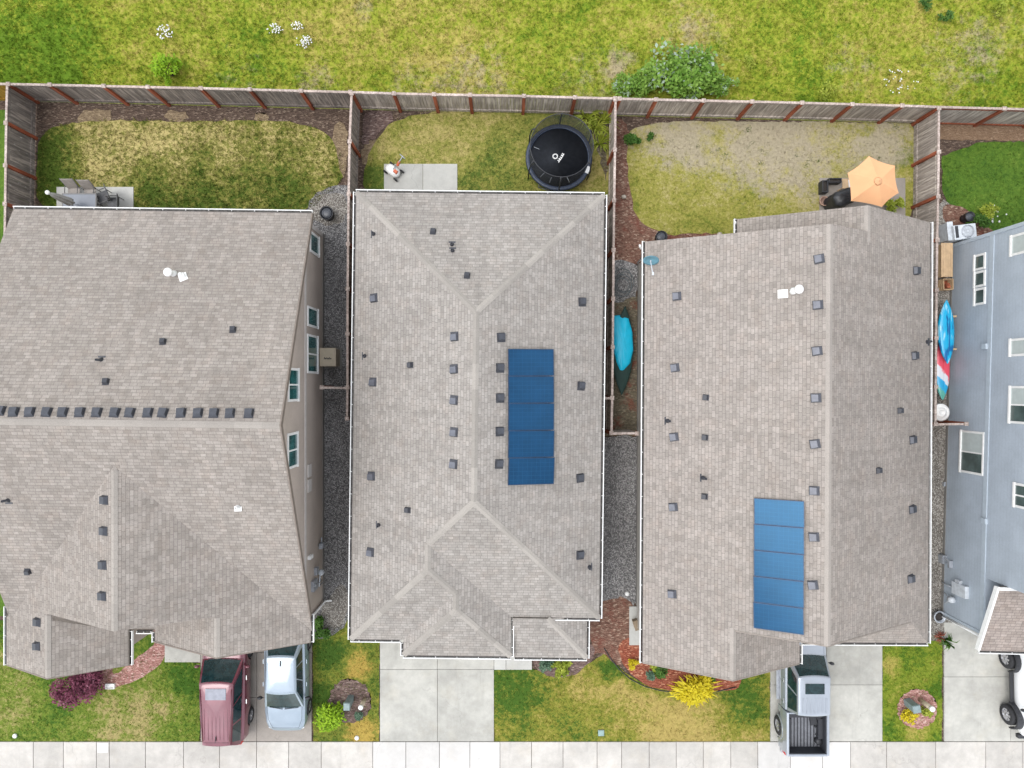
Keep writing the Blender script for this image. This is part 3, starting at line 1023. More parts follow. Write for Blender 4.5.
def cells_mat():
    t = NT('solar_cells')
    uv = t.n('ShaderNodeUVMap')
    sx = t.n('ShaderNodeSeparateXYZ')
    t.l(uv.outputs[0], sx.inputs[0])
    fx = t.math('ABSOLUTE', t.math('SUBTRACT', t.math('FRACT', sx.outputs[0]), 0.5))
    fy = t.math('ABSOLUTE', t.math('SUBTRACT', t.math('FRACT', sx.outputs[1]), 0.5))
    line = t.math('MAXIMUM', t.ramp(fx, 0.455, 0.48), t.ramp(fy, 0.455, 0.48))
    bus = t.ramp(t.math('ABSOLUTE', t.math('SUBTRACT', t.math('FRACT', t.math('MULTIPLY', sx.outputs[0], 3.0)), 0.5)), 0.42, 0.48, 0, .4)
    n = t.ramp(t.noise(1.5, 3), 0.3, 0.7)
    c = t.mix(n, (0.003, 0.026, 0.07), (0.004, 0.034, 0.09))
    c = t.mix(t.math('MAXIMUM', t.math('MULTIPLY', line, .8), bus), c, (0.012, 0.062, 0.14))
    sp = t.ramp(t.noise(25, 3, .8), 0.72, 0.78, 0, .5)
    c = t.mix(sp, c, (0.2, 0.22, 0.25))
    t.color(c)
    t.b.inputs['Specular Tint'].default_value = (.3, .65, 1, 1)
    return t.done(0.14, 0, 0.75)


M['cells'] = cells_mat()
M['panel_frame'] = plain('panel_frame', (0.016, 0.045, 0.10), 0.35, 0.3)


def wall_box(b, p0, p1, z0, z1, m=0):
    b.box(((p0[0] + p1[0]) / 2, (p0[1] + p1[1]) / 2, (z0 + z1) / 2), (abs(p1[0] - p0[0]), abs(p1[1] - p0[1]), z1 - z0), m=m)


# ------------------------------------------------------------------ house with taupe siding (left)
h1 = thing('house', 'taupe sided house whose grey shingle roof carries a row of dark ridge vents', 'house', (-13.3, -1.3, 0))
zE, zR, XR, XL, YR = 3.15, 6.95, -7.55, -19.17, -1.32
rf = MB()
nb = rf.slab([(XL, 6.89, zE), (XR, 6.73, zE), (XR, YR, zR), (XL, YR + .16, zR)], .15)
h1_back = (Vector((XR, 6.73, zE)), nb)
nf = rf.slab([(XR, YR, zR), (XL, YR + .16, zR), (XL, -9.53 + .16, zE), (XR, -9.53, zE)], .15)
h1_front = (Vector((XR, YR, zR)), nf)
p5 = 0.521
wz = lambda x: 6.25 - p5 * abs(x + 13.5)
YW = -8.45
nw = rf.slab([(-13.5, -2.75, 6.25), (-13.5, YW, 6.25), (-8.5, YW, wz(-8.5))], .15)
h1_wr = (Vector((-13.5, YW, 6.25)), nw)
rf.slab([(-10.6, YW, wz(-10.6)), (-10.6, -9.96, wz(-10.6)), (-7.6, -9.96, wz(-7.6)), (-7.6, -9.5, wz(-7.6)), (-8.5, YW, wz(-8.5))], .15)
rf.slab([(-10.6, -7.6, wz(-10.6)), (-10.6, -9.96, wz(-10.6)), (-13.67, -9.96, wz(-10.6) - p5 * 3.07), (-13.67, -7.6, wz(-10.6) - p5 * 3.07)], .15)
nl = rf.slab([(-13.5, -2.75, 6.25), (-13.5, YW, 6.25), (-19.43, YW, wz(-19.43)), (-19.43, -9.0, wz(-19.43)), (-19.3, -8.9, wz(-19.3))], .15)
h1_wl = (Vector((-13.5, YW, 6.25)), nl)
rf.slab([(-17.0, YW, wz(-17)), (-17.0, -10.85, wz(-17)), (-19.43, -10.85, wz(-19.43)), (-19.43, YW, wz(-19.43))], .15)
rf.slab([(-17.0, -7.4, wz(-17)), (-17.0, -10.85, wz(-17)), (-14.66, -10.85, wz(-17) - p5 * 2.34), (-14.66, -7.4, wz(-17) - p5 * 2.34)], .15)
roof1 = rf.build('roof', [M['shingle_a'], M['soffit']], h1)
cp = Runs()
cap_line(cp.new(), (XL, YR + .16, zR), (XR, YR, zR), 0.46)
cap_line(cp.new(), (-13.5, -2.9, 6.25), (-13.5, YW, 6.25), 0.52)
cap_line(cp.new(), (-10.6, -8.5, wz(-10.6)), (-10.6, -9.96, wz(-10.6)), 0.52)
cap_line(cp.new(), (-17, -8.5, wz(-17)), (-17, -10.85, wz(-17)), 0.52)
cp.build('ridge_cap', M['cap_a'], roof1)
g = Runs()
gutter(g.new(), (XL, 6.89, zE), (XR, 6.73, zE), (0, 1, 0))
gutter(g.new(), (-7.6, -8.9, zE), (-7.6, -9.96, zE), (1, 0, 0))
gutter(g.new(), (-14.66, -9.55, zE), (-14.66, -10.85, zE), (1, 0, 0))
gutter(g.new(), (-14.38, -9.53, zE), (-13.83, -9.53, zE), (0, -1, 0))
gutter(g.new(), (-13.67, -9.6, zE), (-13.67, -9.96, zE), (-1, 0, 0))
gutter(g.new(), (-19.43, -8.6, zE), (-19.43, -10.85, zE), (-1, 0, 0))
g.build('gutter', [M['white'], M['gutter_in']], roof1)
fa = Runs()
fascia(fa.new(), (XR, 6.73, zE), (XR, YR, zR), (1, 0, 0))
fascia(fa.new(), (XR, YR, zR), (XR, -8.9, zE + .29), (1, 0, 0))
fascia(fa.new(), (-7.6, -9.96, zE), (-10.6, -9.96, wz(-10.6)), (0, -1, 0))
fascia(fa.new(), (-13.67, -9.96, zE), (-10.6, -9.96, wz(-10.6)), (0, -1, 0))
fascia(fa.new(), (-14.66, -10.85, zE), (-17, -10.85, wz(-17)), (0, -1, 0))
fascia(fa.new(), (-19.43, -10.85, zE), (-17, -10.85, wz(-17)), (0, -1, 0))
fa.build('fascia', M['fascia_brown'], roof1)
wl = MB()
XW = -7.91
wall_box(wl, (-18.95, -9.1), (XW, 6.57), 0.25, 2.98)
wall_box(wl, (-13.3, -9.45), (XW + .0, -9.1), 0.25, 2.98)
wall_box(wl, (-19.05, -10.35), (-14.9, -9.1), 0.25, 2.98)
gz = lambda y, a, b: a + (b - a) * 1
wl.mesh([(XW, 6.5, 2.98), (XW, -9.1, 2.98), (XW, YR, 6.74), (XW - .15, 6.5, 2.98), (XW - .15, -9.1, 2.98), (XW - .15, YR, 6.74)],
        [(1, 0, 2), (3, 4, 5), (0, 3, 5, 2), (4, 1, 2, 5), (0, 1, 4, 3)])
for xa, xb, xm, y in ((-13.3, -7.95, -10.6, -9.45), (-19.0, -14.95, -17.0, -10.35)):
    zt = wz(xm) - .2
    wl.mesh([(xa, y, 2.98), (xb, y, 2.98), (xm, y, zt), (xa, y + .15, 2.98), (xb, y + .15, 2.98), (xm, y + .15, zt)],
            [(0, 1, 2), (4, 3, 5), (0, 2, 5, 3), (2, 1, 4, 5), (1, 0, 3, 4)])
# front gable wall of the taller wing
wl.mesh([(-18.9, -8.3, 3.0), (-8.6, -8.3, 3.0), (-8.6, -8.3, 3.4), (-13.5, -8.3, 6.0), (-18.9, -8.3, 3.15)], [(0, 1, 2, 3, 4)])
wl.build('wall', M['wall_tan'], h1)
fo = MB(); wall_box(fo, (-18.97, -9.12), (XW + .02, 6.59), 0, 0.26); wall_box(fo, (-13.32, -9.47), (XW + .018, -9.13), 0, 0.26); wall_box(fo, (-19.07, -10.37), (-14.88, -9.13), 0, .26)
fo.build('foundation', M['foundation'], h1)
tr = MB()
tr.box((XW + .018, (6.5 - 9.3) / 2, 2.84), (0.035, 15.8, 0.16))
tr.box((XW + .02, 6.49, 1.6), (0.045, 0.16, 2.3))
tr.box((XW + .02, -9.38, 1.6), (0.045, 0.14, 2.3))
tr.build('trim_board', M['trim_tan'], h1)
gd = MB()
gd.box((-10.6, -9.475, 1.2), (4.6, 0.04, 2.2))
for k in range(1, 4): gd.box((-10.6, -9.5, 0.1 + k * .55), (4.6, .012, .02))
gd.build('garage_door', M['white'], h1)
pw = (Vector((XW, 0, 0)), Vector((1, 0, 0)))
window(h1, pw, 309.5, 318.5, 234, 254.5, 1, glass='glass_green')
window(h1, pw, 307, 317.5, 307.5, 327.5, 1, glass='glass_green')
window(h1, pw, 306.8, 317.2, 335, 373.5, 2, 'h', glass='glass_green')
window(h1, pw, 287.5, 298, 368, 401.5, 2, 'h', glass='glass_green')
window(h1, pw, 287, 297, 432.5, 468, 2, 'h', glass='glass_green')
on_roof(roof1, h1_back, 'roof_vent', ME_VENT, [(x, 412 + 0.006 * x) for x in (14, 30, 47, 63, 80, 97, 115, 130, 148, 163, 181, 198, 214, 230, 249)] + [(0.5, 411)])
on_roof(roof1, h1_wl, 'roof_vent', ME_VENT, [(105, 500), (104.5, 531), (103.5, 565), (103, 596), (38, 622), (37.5, 646)])
on_roof(roof1, h1_back, 'roof_vent', ME_VENT_B, [(163, 342), (106, 382), (233, 330)])
on_roof(roof1, h1_back, 'vent_pipe', ME_PIPE, [(101, 360)])
on_roof(roof1, h1_front, 'vent_pipe', ME_PIPE, [(8, 500)])
on_roof(roof1, h1_front, 'roof_vent', ME_VENT_B, [(28, 571)])
on_roof(roof1, h1_back, 'flue_cap', ME_FLUE, [(173.5, 274)])
on_roof(roof1, h1_back, 'flue_hood', ME_HOOD, [(183, 277)], 0.4)
ME_PW = mesh_pipe(0.22, 0.05, 'pipe_white')
w_ = ray_plane(238, 507, *h1_front)
link_mesh('vent_pipe', ME_PW, roof1, Matrix.Translation(w_))
# meter, gas pipe, wall lamp and hatch on the side wall
wp = lambda px, py, o=0.0: ray_plane(px, py, Vector((XW + o, 0, 0)), Vector((1, 0, 0)))
b = MB(); p = wp(313, 585); b.box(p + Vector((.06, 0, 0)), (.13, .42, .6)); b.box(p + Vector((.06, .5, -.3)), (.12, .3, .3)); b.tube([p + Vector((.05, -.1, -.3)), p + Vector((.05, -.1, -1.1))], .03, 8)
b.lathe(p + Vector((.06, .02, .1)), [(.1, -.1), (.11, .0), (.09, .1), (.02, .12)], 12)
b.build('electric_meter', M['steel_grey'], h1)
b = MB(); p = wp(318, 572); b.lathe(p + Vector((.15, 0, .1)), [(.12, -.12), (.13, 0), (.08, .12)], 12); b.tube([p + Vector((.1, -.1, .05)), p + Vector((.05, -.6, .0)), p + Vector((.05, -.6, -.6))], .03, 8)
b.build('gas_meter', M['unit_grey'], h1)
b = MB(); p = wp(321, 545); b.tube([p + Vector((.04, 0, .0)), p + Vector((.12, 0, .2)), p + Vector((.12, .1, .55))], .05, 8); b.box(p + Vector((.12, .05, .35)), (.16, .22, .3)); b.tube([p + Vector((.1, .05, .3)), p + Vector((.12, .4, .35))], .035, 8)
b.build('gas_regulator', M['steel_grey'], h1)
p = wp(309, 478)
for k in (-.3, .3):
    b = MB(); b.box(p + Vector((.02, k, 0)), (.05, .5, .45)); b.build('access_panel', M['trim_tan'], h1)
b = MB(); p = wp(309, 557); b.box(p + Vector((.06, 0, 0)), (.12, .14, .4))
b.build('wall_lamp', M['white'], h1)
b = MB(); b.tube([(-7.78, -9.3, 2.9), (-7.83, -9.3, 2.7), (-7.83, -9.3, 0.15), (-7.55, -9.3, .08)], .045, 6); b.build('downspout', M['white'], h1)
# porch floor and beam in the notch
b = MB(); b.box((-14.1, -9.95, 0.06), (1.5, 1.1, .16)); b.build('porch_floor', M['concrete_old'], h1)
b = MB(); b.box((-14.1, -9.5, 0.19), (1.6, .07, .07), 0.55); b.build('porch_step_edge', M['white'], h1)

# ------------------------------------------------------------------ house in the middle (hip roof)
h2 = thing('house', 'house in the middle with a hipped roof and five dark blue solar panels', 'house', (-1.1, -1.0, 0))
r2 = rot_about((-1.11, -1.0), -0.012)
z0, pt = 2.8, 0.46
xl, xr, yb, yf, xm = -6.01, 3.77, 7.58, -9.09, -1.12
hw = (xr - xl) / 2
zt = z0 + hw * pt
yfl = -10.04
xw2, hww = 0.30, (0.30 + 6.01) / 2
xwr = xl + hww; zw = z0 + hww * pt
bx0 = -3.93; hb = (xw2 - bx0) / 2; xbr = bx0 + hb; zb = z0 + hb * pt; ybf = -10.65
rf = MB()
S = lambda pts: rf.slab([r2(*p) for p in pts], .15)
Q = {'BL': (xl, yb, z0), 'BR': (xr, yb, z0), 'RB': (xm, yb - hw, zt), 'RF': (xm, yf + hw, zt)}
WJ = (xwr, yf + hww, zw)
nBack = S([Q['BL'], Q['BR'], Q['RB']])
nRight = S([Q['BR'], (xr, yf, z0), Q['RF'], Q['RB']])
nLeft = S([Q['BL'], Q['RB'], Q['RF'], WJ, (xwr, yfl + hww, zw), (xl, yfl, z0)])
S([Q['RF'], (xr, yf, z0), (xw2, yf, z0), WJ])
S([WJ, (xw2, yf, z0), (xw2, ybf, z0), (xbr, ybf + hb, zb), (xbr, yfl + hb, zb), (xwr, yfl + hww, zw)])
S([(xwr, yfl + hww, zw), (xbr, yfl + hb, zb), (bx0, yfl, z0), (xl, yfl, z0)])
S([(xbr, yfl + hb, zb), (xbr, ybf + hb, zb), (bx0, ybf, z0), (bx0, yfl, z0)])
S([(xbr, ybf + hb, zb), (xw2, ybf, z0), (bx0, ybf, z0)])
# lower porch roof
zp, px0, px1, ypf, ypb = 2.45, 0.36, 3.33, -10.81, yf - .02
hp = 0.28
S([(px0, ypf, zp), (px1, ypf, zp), (px1 - 1.6, ypb, zp + 1.6 * hp), (px0, ypb, zp + 1.6 * hp)])
S([(px1, ypf, zp), (px1, ypb, zp), (px1 - 1.6, ypb, zp + 1.6 * hp)])
roof2 = rf.build('roof', [M['shingle_b'], M['soffit']], h2)
V0 = r2(*Q['BL'])
h2_back = (r2(*Q['BR']), nBack); h2_right = (r2(*Q['BR']), nRight); h2_left = (V0, nLeft)
cp = Runs()
C2 = lambda a, b, d: cap_line(cp.new(), r2(*a), r2(*b), d)
C2(Q['RB'], Q['RF'], .46)
for a, b in ((Q['BL'], Q['RB']), (Q['BR'], Q['RB']), ((xr, yf, z0), Q['RF']), (WJ, Q['RF']), ((xl, yfl, z0), (xwr, yfl + hww, zw)),
             ((xbr, yfl + hb, zb), (xwr, yfl + hww, zw)), ((bx0, ybf, z0), (xbr, ybf + hb, zb)), ((xw2, ybf, z0), (xbr, ybf + hb, zb)), ((px1, ypf, zp), (px1 - 1.6, ypb, zp + 1.6 * hp))):
    C2(a, b, .32)
C2(WJ, (xwr, yfl + hww, zw), .46); C2((xbr, yfl + hb, zb), (xbr, ybf + hb, zb), .46)
cp.build('ridge_cap', M['cap'], roof2)
g = Runs()
vv = lambda x, y: r2(x, y) - r2(0, 0)
for a, b, s in (((xl, yb, z0), (xr, yb, z0), (0, 1)), ((xr, yb, z0), (xr, yf, z0), (1, 0)), ((xr, yf, z0), (xw2 + .14, yf, z0), (0, -1)), ((xw2, yf - .14, z0), (xw2, ybf, z0), (1, 0)),
                ((xw2, ybf, z0), (bx0, ybf, z0), (0, -1)), ((bx0, ybf, z0), (bx0, yfl - .14, z0), (-1, 0)), ((bx0 - .14, yfl, z0), (xl, yfl, z0), (0, -1)), ((xl, yfl, z0), (xl, yb, z0), (-1, 0)),
                ((px0 + .1, ypf, zp), (px1, ypf, zp), (0, -1)), ((px1, ypf, zp), (px1, yf - .1, zp), (1, 0))):
    gutter(g.new(), r2(*a), r2(*b), vv(*s))
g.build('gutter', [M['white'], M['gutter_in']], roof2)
wl = MB()
def wquad(b, fn, x0, y0, x1, y1, z0, z1):
    b.prism([fn(x0, y0)[:2], fn(x1, y0)[:2], fn(x1, y1)[:2], fn(x0, y1)[:2]], z0, z1)
wquad(wl, r2, xl + .36, yf + .36, xr - .36, yb - .36, 0.2, 2.68)
wquad(wl, r2, xl + .36, yfl + .3, xw2 - .36, yf + .36, 0.2, 2.68)
wquad(wl, r2, bx0 + .3, ybf + .36, xw2 - .36, yfl + .3, 0.2, 2.68)
wl.build('wall', M['wall_beige'], h2)
fo = MB()
wquad(fo, r2, xl + .35, yf + .35, xr - .35, yb - .35, 0, .21); wquad(fo, r2, xl + .35, ybf + .35, xw2 - .35, yf + .35, 0, .21)
fo.build('foundation', M['foundation'], h2)
b = MB(); wquad(b, r2, bx0 + .6, ybf + .3, xw2 - .7, ybf + .36, 0.03, 2.2); b.build('garage_door', M['white'], h2)
b = MB(); wquad(b, r2, xl + .8, yfl - .14, xl + 1.9, yfl - .05, 2.35, 2.62); b.build('eave_return', M['white'], h2)
b = MB(); wquad(b, r2, px1 - .4, ypf + .25, px1 - .22, ypf + .43, 0.1, 2.4); b.build('porch_post', M['white'], h2)
b = MB(); wquad(b, r2, px0, ypf + .2, px1 - .2, yf + .34, 0, .14); b.build('porch_floor', M['concrete_light'], h2)
on_roof(roof2, h2_left, 'roof_vent', ME_VENT_L, [(374, 298), (373, 382), (371.5, 476), (370.5, 552), (454.5, 336.5), (454, 369), (454, 400), (454, 432), (453.5, 464)], 1.57)
on_roof(roof2, h2_left, 'roof_vent', ME_VENT_B, [(410.6, 365), (408, 510)])
on_roof(roof2, h2_left, 'vent_pipe', ME_PIPE, [(365, 356), (379, 525), (374, 234)])
on_roof(roof2, h2_right, 'roof_vent', ME_VENT, [(501, 337.5), (500, 368), (500, 398), (499.6, 431.5), (499, 464), (582, 302), (581, 386), (580, 478), (580, 555)], 1.57)
on_roof(roof2, h2_right, 'vent_pipe', ME_PIPE, [(589, 567)])
on_roof(roof2, h2_back, 'roof_vent', ME_VENT_B, [(433, 232), (467, 276)])
on_roof(roof2, h2_back, 'vent_pipe', ME_PIPE, [(452, 245), (452.5, 251)])
solar(h2, h2_right, [(507, 349), (552, 349), (552.5, 483.8), (507, 484.8)], 5)

# ------------------------------------------------------------------ house with two gables (right of the middle)
h3 = thing('house', 'rosy grey roofed house with a pickup in its driveway and bright blue solar panels', 'house', (11.0, -2.2, 0))
pt = 0.54; xe, xR, xq, zE3, zR3 = 5.42, 11.235, 16.61, 2.9, 6.0
zl = lambda x: zE3 + (zR3 - zE3) / (xR - xe) * (x - xe)
zr_ = lambda x: zR3 - (zR3 - zE3) / (xq - xR) * (x - xR)
yB, yF, yW, yE2 = 5.64, -9.05, -10.90, 6.58
rf = MB()
nL = rf.slab([(xe, yB, zE3), (xR, yB, zR3), (xR, yF, zR3), (8.44, yF, zl(8.44)), (xe, yF, zE3)], .15)
rf.slab([(xe, yF, zE3), (8.44, yF, zl(8.44)), (8.44, yW, zl(8.44)), (xe, yW, zE3)], .15)
xv = 11.58
zwv = lambda x: zl(8.44) - (zl(8.44) - zE3) / (xv - 8.44) * (x - 8.44)
rf.slab([(8.44, yF + .8, zl(8.44)), (8.44, yW, zl(8.44)), (xv, yW, zE3), (xv, yF + .8, zE3)], .15)
h3_left = (Vector((xe, yB, zE3)), nL)
nR = rf.slab([(xR, yF, zR3), (xR, yB, zR3), (13.1, yB, zr_(13.1)), (13.1, yE2, zr_(13.1)), (xq, yE2 - .12, zE3), (xq, yF, zE3)], .15)
h3_right = (Vector((xR, yF, zR3)), nR)
zle = zr_(13.1)
rf.slab([(13.1, yE2, zle), (13.1, yB - .9, zle), (9.08, yB - .9, zle - .54 * 4.02), (9.08, yE2, zle - .54 * 4.02)], .15)
# low skirt roof across the front
rf.slab([(xv + .02, yF + .3, zE3 + .73), (xv + .02, -10.06, zE3), (xq, -10.06, zE3), (xq - 1.1, yF + .1, zE3 + .62)], .15)
rf.slab([(xq, -10.06, zE3), (xq, yF - .005, zE3), (xq - 1.0, yF - .005, zr_(xq - 1.0))], .15)
roof3 = rf.build('roof', [M['shingle_c'], M['soffit']], h3)
cp = Runs()
cap_line(cp.new(), (xR, yF, zR3), (xR, yB, zR3), .54)
cap_line(cp.new(), (13.1, yB - .4, zle), (13.1, yE2, zle), .54)
cap_line(cp.new(), (8.44, yF + .1, zl(8.44)), (8.44, yW, zl(8.44)), .54)
cp.build('ridge_cap', M['cap_c'], roof3)
g = Runs()
gutter(g.new(), (xe, yB, zE3), (xe, yW, zE3), (-1, 0, 0))
gutter(g.new(), (xq, yE2 - .12, zE3), (xq, -10.06, zE3), (1, 0, 0))
gutter(g.new(), (xv + .1, -10.06, zE3), (xq, -10.06, zE3), (0, -1, 0))
gutter(g.new(), (9.08, yE2, zle - .54 * 4.02), (9.08, yB + .1, zle - .54 * 4.02), (-1, 0, 0))
gutter(g.new(), (xv, -10.2, zE3), (xv, yW, zE3), (1, 0, 0))
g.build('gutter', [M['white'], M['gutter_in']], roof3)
fa = Runs()
fascia(fa.new(), (xe, yW, zE3), (8.44, yW, zl(8.44)), (0, -1, 0)); fascia(fa.new(), (8.44, yW, zl(8.44)), (xv, yW, zE3), (0, -1, 0))
fascia(fa.new(), (xR, yF, zR3), (8.5, yF, zl(8.5)), (0, -1, 0)); fascia(fa.new(), (xR, yF, zR3), (xq - 1, yF, zr_(xq - 1)), (0, -1, 0))
fa.build('fascia', M['soffit'], roof3)
wl = MB()
wall_box(wl, (5.70, -9.5), (16.36, 5.25), 0.2, 2.75)
wall_box(wl, (5.70, -10.4), (11.2, -9.5), 0.2, 2.75)
wall_box(wl, (9.6, 5.25), (16.36, 6.2), 0.2, 2.7)
for y, xa, xb, xmid, zt_ in ((yF + .25, 5.8, 16.3, xR, zR3 - .25), (yB - .3, 5.8, 16.3, xR, zR3 - .25), (yW + .3, 5.8, 11.1, 8.44, zl(8.44) - .25)):
    wl.mesh([(xa, y, 2.75), (xb, y, 2.75), (xmid, y, zt_), (xa, y + .12, 2.75), (xb, y + .12, 2.75), (xmid, y + .12, zt_)], [(0, 1, 2), (4, 3, 5), (0, 2, 5, 3), (2, 1, 4, 5)])
wl.build('wall', M['wall_grey'], h3)
fo = MB(); wall_box(fo, (5.68, -9.52), (16.38, 5.27), 0, .21); fo.build('foundation', M['foundation'], h3)
b = MB(); b.box((13.9, -9.52, 1.1), (4.3, .04, 2.15)); b.build('garage_door', M['white'], h3)
b = MB(); b.tube([(9.0, 6.5, 2.7), (9.2, 6.3, 2.5), (9.55, 6.22, 2.4), (9.55, 6.22, .2)], .045, 6); b.build('downspout', M['white'], h3)
b = MB(); b.tube([(5.22, 5.5, 2.85), (5.3, 5.45, 2.6), (5.64, 5.3, 2.5), (5.64, 5.3, .2)], .045, 6); b.build('downspout', M['white'], h3)
on_roof(roof3, h3_left, 'roof_vent', ME_VENT_L, [(676, 297), (674.5, 368.5), (818, 259), (817, 305), (816.5, 351), (674, 437.7), (673.7, 507.7), (673, 594.6), (815.7, 398), (815, 444), (814.5, 490.7), (814.5, 537), (813.7, 585)], 0.1)
on_roof(roof3, h3_right, 'roof_vent', ME_VENT, [(914.7, 270), (913.5, 355), (912, 439), (912, 508.5), (911, 578)], 0.1)
on_roof(roof3, h3_right, 'roof_vent', ME_VENT_B, [(899, 410), (878, 470)])
on_roof(roof3, h3_left, 'roof_vent', ME_VENT_B, [(705.6, 398), (705, 438), (705, 497)])
on_roof(roof3, h3_left, 'vent_pipe', ME_PIPE, [(704, 478.5), (668, 421.6)])
on_roof(roof3, h3_right, 'vent_pipe', ME_PIPE, [(926, 341)])
on_roof(roof3, h3_left, 'flue_cap', ME_FLUE, [(793, 291)])
on_roof(roof3, h3_left, 'flue_hood', ME_HOOD, [(782, 294)])
solar(h3, h3_left, [(755, 497.8), (805, 500.7), (805, 634), (755, 627.3)], 5)
# satellite dish on the left eave
pd = ray_plane(648, 266, *h3_left)
dish = MB()
dm = Matrix.Rotation(math.radians(-68), 3, 'X') @ Matrix.Rotation(0.0, 3, 'Y')
rings = []
for r, zz in ((.02, -.07), (.15, -.055), (.25, -.02), (.31, .0), (.31, .02), (.25, .0), (.15, -.035), (.02, -.05)):
    rings.append([pd + Vector((-.03, .1, .5)) + Matrix.Rotation(-.1, 3, 'Z') @ (Matrix.Rotation(math.radians(62), 3, 'X') @ Vector((r * math.cos(k * .2618), r * .9 * math.sin(k * .2618), zz))) for k in range(24)])
dish.ring_mesh(rings)
dd = dish.build('satellite_dish', plain('dish_blue_grey', (0.10, 0.22, 0.27), 0.5), h3)
b = MB(); b.tube([pd, pd + Vector((0, .05, .3)), pd + Vector((-.03, .1, .45))], .025, 8); b.tube([pd + Vector((-.03, .1, .4)), pd + Vector((.05, -.35, .42))], .018, 6); b.box(pd + Vector((.06, -.4, .43)), (.07, .12, .06))
b.build('dish_arm', M['unit_grey'], dd)

h3.rotation_euler = (0, 0, -0.006)
# ------------------------------------------------------------------ blue grey house on the right edge
h4 = thing('house', 'two storey blue grey house with white framed windows at the right edge', 'house', (24, -2, 0))
r4 = rot_about((19.13, -1.9), -0.0275)
x4 = 19.13
wl = MB()
wquad(wl, r4, x4, -9.85, 30, 6.1, .15, 2.75)
wquad(wl, r4, x4, -7.6, 30, 6.1, 2.75, 5.6)
wl.build('wall', M['wall_blue'], h4)
fo = MB(); wquad(fo, r4, x4 - .02, -9.87, 30, 6.12, 0, .16); fo.build('foundation', M['foundation'], h4)
t_ = MB()
wquad(t_, r4, x4 - .03, -9.8, x4 + .01, 6.0, 2.46, 2.68)
wquad(t_, r4, x4 - .04, 6.0, x4 + .12, 6.14, .16, 5.55); wquad(t_, r4, x4 - .04, -9.89, x4 + .12, -9.77, .16, 2.7)
t_.build('trim_board', M['trim_blue'], h4)
e4 = rot_about((19.13, -1.9), -0.0275)
rf = MB()
zE4 = 5.55
A = [(x4 - .4, 6.5, zE4), (30.4, 6.5, zE4), (30.4, -.8, zE4 + 3.4), (x4 - .4, -.8, zE4 + 3.4)]
rf.slab([r4(*p) for p in A], .15)
A = [(x4 - .4, -8.0, zE4), (30.4, -8.0, zE4), (30.4, -.8, zE4 + 3.4), (x4 - .4, -.8, zE4 + 3.4)]
rf.slab([r4(*p) for p in A], .15)
n4 = rf.slab([r4(x4 - .3, -10.4, 2.9), r4(30, -10.4, 2.9), r4(30, -7.62, 3.9), r4(x4 - .3, -7.62, 3.9)], .15)
roof4 = rf.build('roof', [M['shingle_d'], M['soffit']], h4)
g = Runs()
gutter(g.new(), r4(x4 - .3, -10.4, 2.9), r4(30, -10.4, 2.9), vv(0, -1))
g.build('gutter', [M['white'], M['gutter_in']], roof4)
fa = Runs(); fascia(fa.new(), r4(x4 - .3, -10.4, 2.9), r4(x4 - .3, -7.62, 3.9), vv(-1, 0), .2, .06)
fascia(fa.new(), r4(x4 - .3, -7.64, 3.92), r4(30, -7.64, 3.92), vv(0, -1), .06, .1)
fa.build('fascia', M['white'], roof4)
gm = MB()
gm.mesh([r4(x4, 6.05, 5.5), r4(x4, -7.55, 5.5), r4(x4, -.8, 8.6)], [(0, 2, 1)]); gm.build('gable_wall', M['wall_blue'], h4)
p4 = (r4(x4, -1.9), vv(-1, 0))
p4 = (Vector((19.13, -1.9, 0)), (r4(-1, 0) - r4(0, 0)).normalized())
for y0, y1 in ((254, 270), (271, 287), (288, 305)):
    window(h4, p4, 974.5, 986, y0, y1, 1)
window(h4, p4, 960.5, 984.5, 431, 474, 2, 'h', glass='glass', lower='blind')
window(h4, p4, 1011, 1032, 233, 254, 1, glass='blind')
window(h4, p4, 1010, 1034, 338, 356, 1, glass='blind')
window(h4, p4, 1009.5, 1034, 386, 424, 2, 'h', glass='glass', lower='blind')
window(h4, p4, 1014, 1034, 484, 509, 2, 'h', glass='glass')
w4 = lambda px, py: ray_plane(px, py, *p4)
o4 = p4[1]
for q_ in (w4(985.5, 521), w4(986, 346.5)):
    b = MB(); b.box(q_ + o4 * .05, (.1, .22, .24)); b.build('vent_cover', M['trim_blue'], h4)
b = MB()
p = w4(962, 590); b.box(p + o4 * .08, (.16, .5, .85))
b.box(w4(960, 583) + o4 * .06, (.12, .25, .3))
b.tube([w4(943, 582) + o4 * .04, w4(950, 586) + o4 * .05, w4(956, 588) + o4 * .05], .03, 8)
b.build('electric_meter', M['unit_grey'], h4)
b = MB(); p = w4(955, 600); b.lathe(p + o4 * .14, [(.12, -.15), (.14, 0), (.09, .13)], 12); b.tube([w4(945, 592) + o4 * .06, p + o4 * .12], .025, 8); b.tube([w4(947, 603) + o4 * .1, p + o4 * .12], .025, 8)
b.build('gas_meter', M['unit_grey'], h4)
b = MB(); p = w4(945, 559); b.box(p + o4 * .1, (.2, .35, .3)); b.tube([p + o4 * .1 + Vector((0, .2, -.2)), p + o4 * .14 + Vector((0, 0, .5))], .05, 8); b.box(p + o4 * .1 + Vector((0, -.1, .5)), (.16, .3, .12))
b.build('gas_regulator', M['steel_grey'], h4)
for q_ in (w4(942, 457), w4(945, 484)):
    b = MB(); b.box(q_ + o4 * .05, (.1, .18, .18)); b.build('wall_outlet', M['steel_grey'], h4)
b = MB(); b.tube([r4(x4 - .1, -9.95, 2.75), r4(x4 - .06, -9.93, .25), r4(x4 - .3, -10.1, .12)], .045, 6); b.build('downspout', M['white'], h4)
# ------------------------------------------------------------------ fences
FH = 1.8


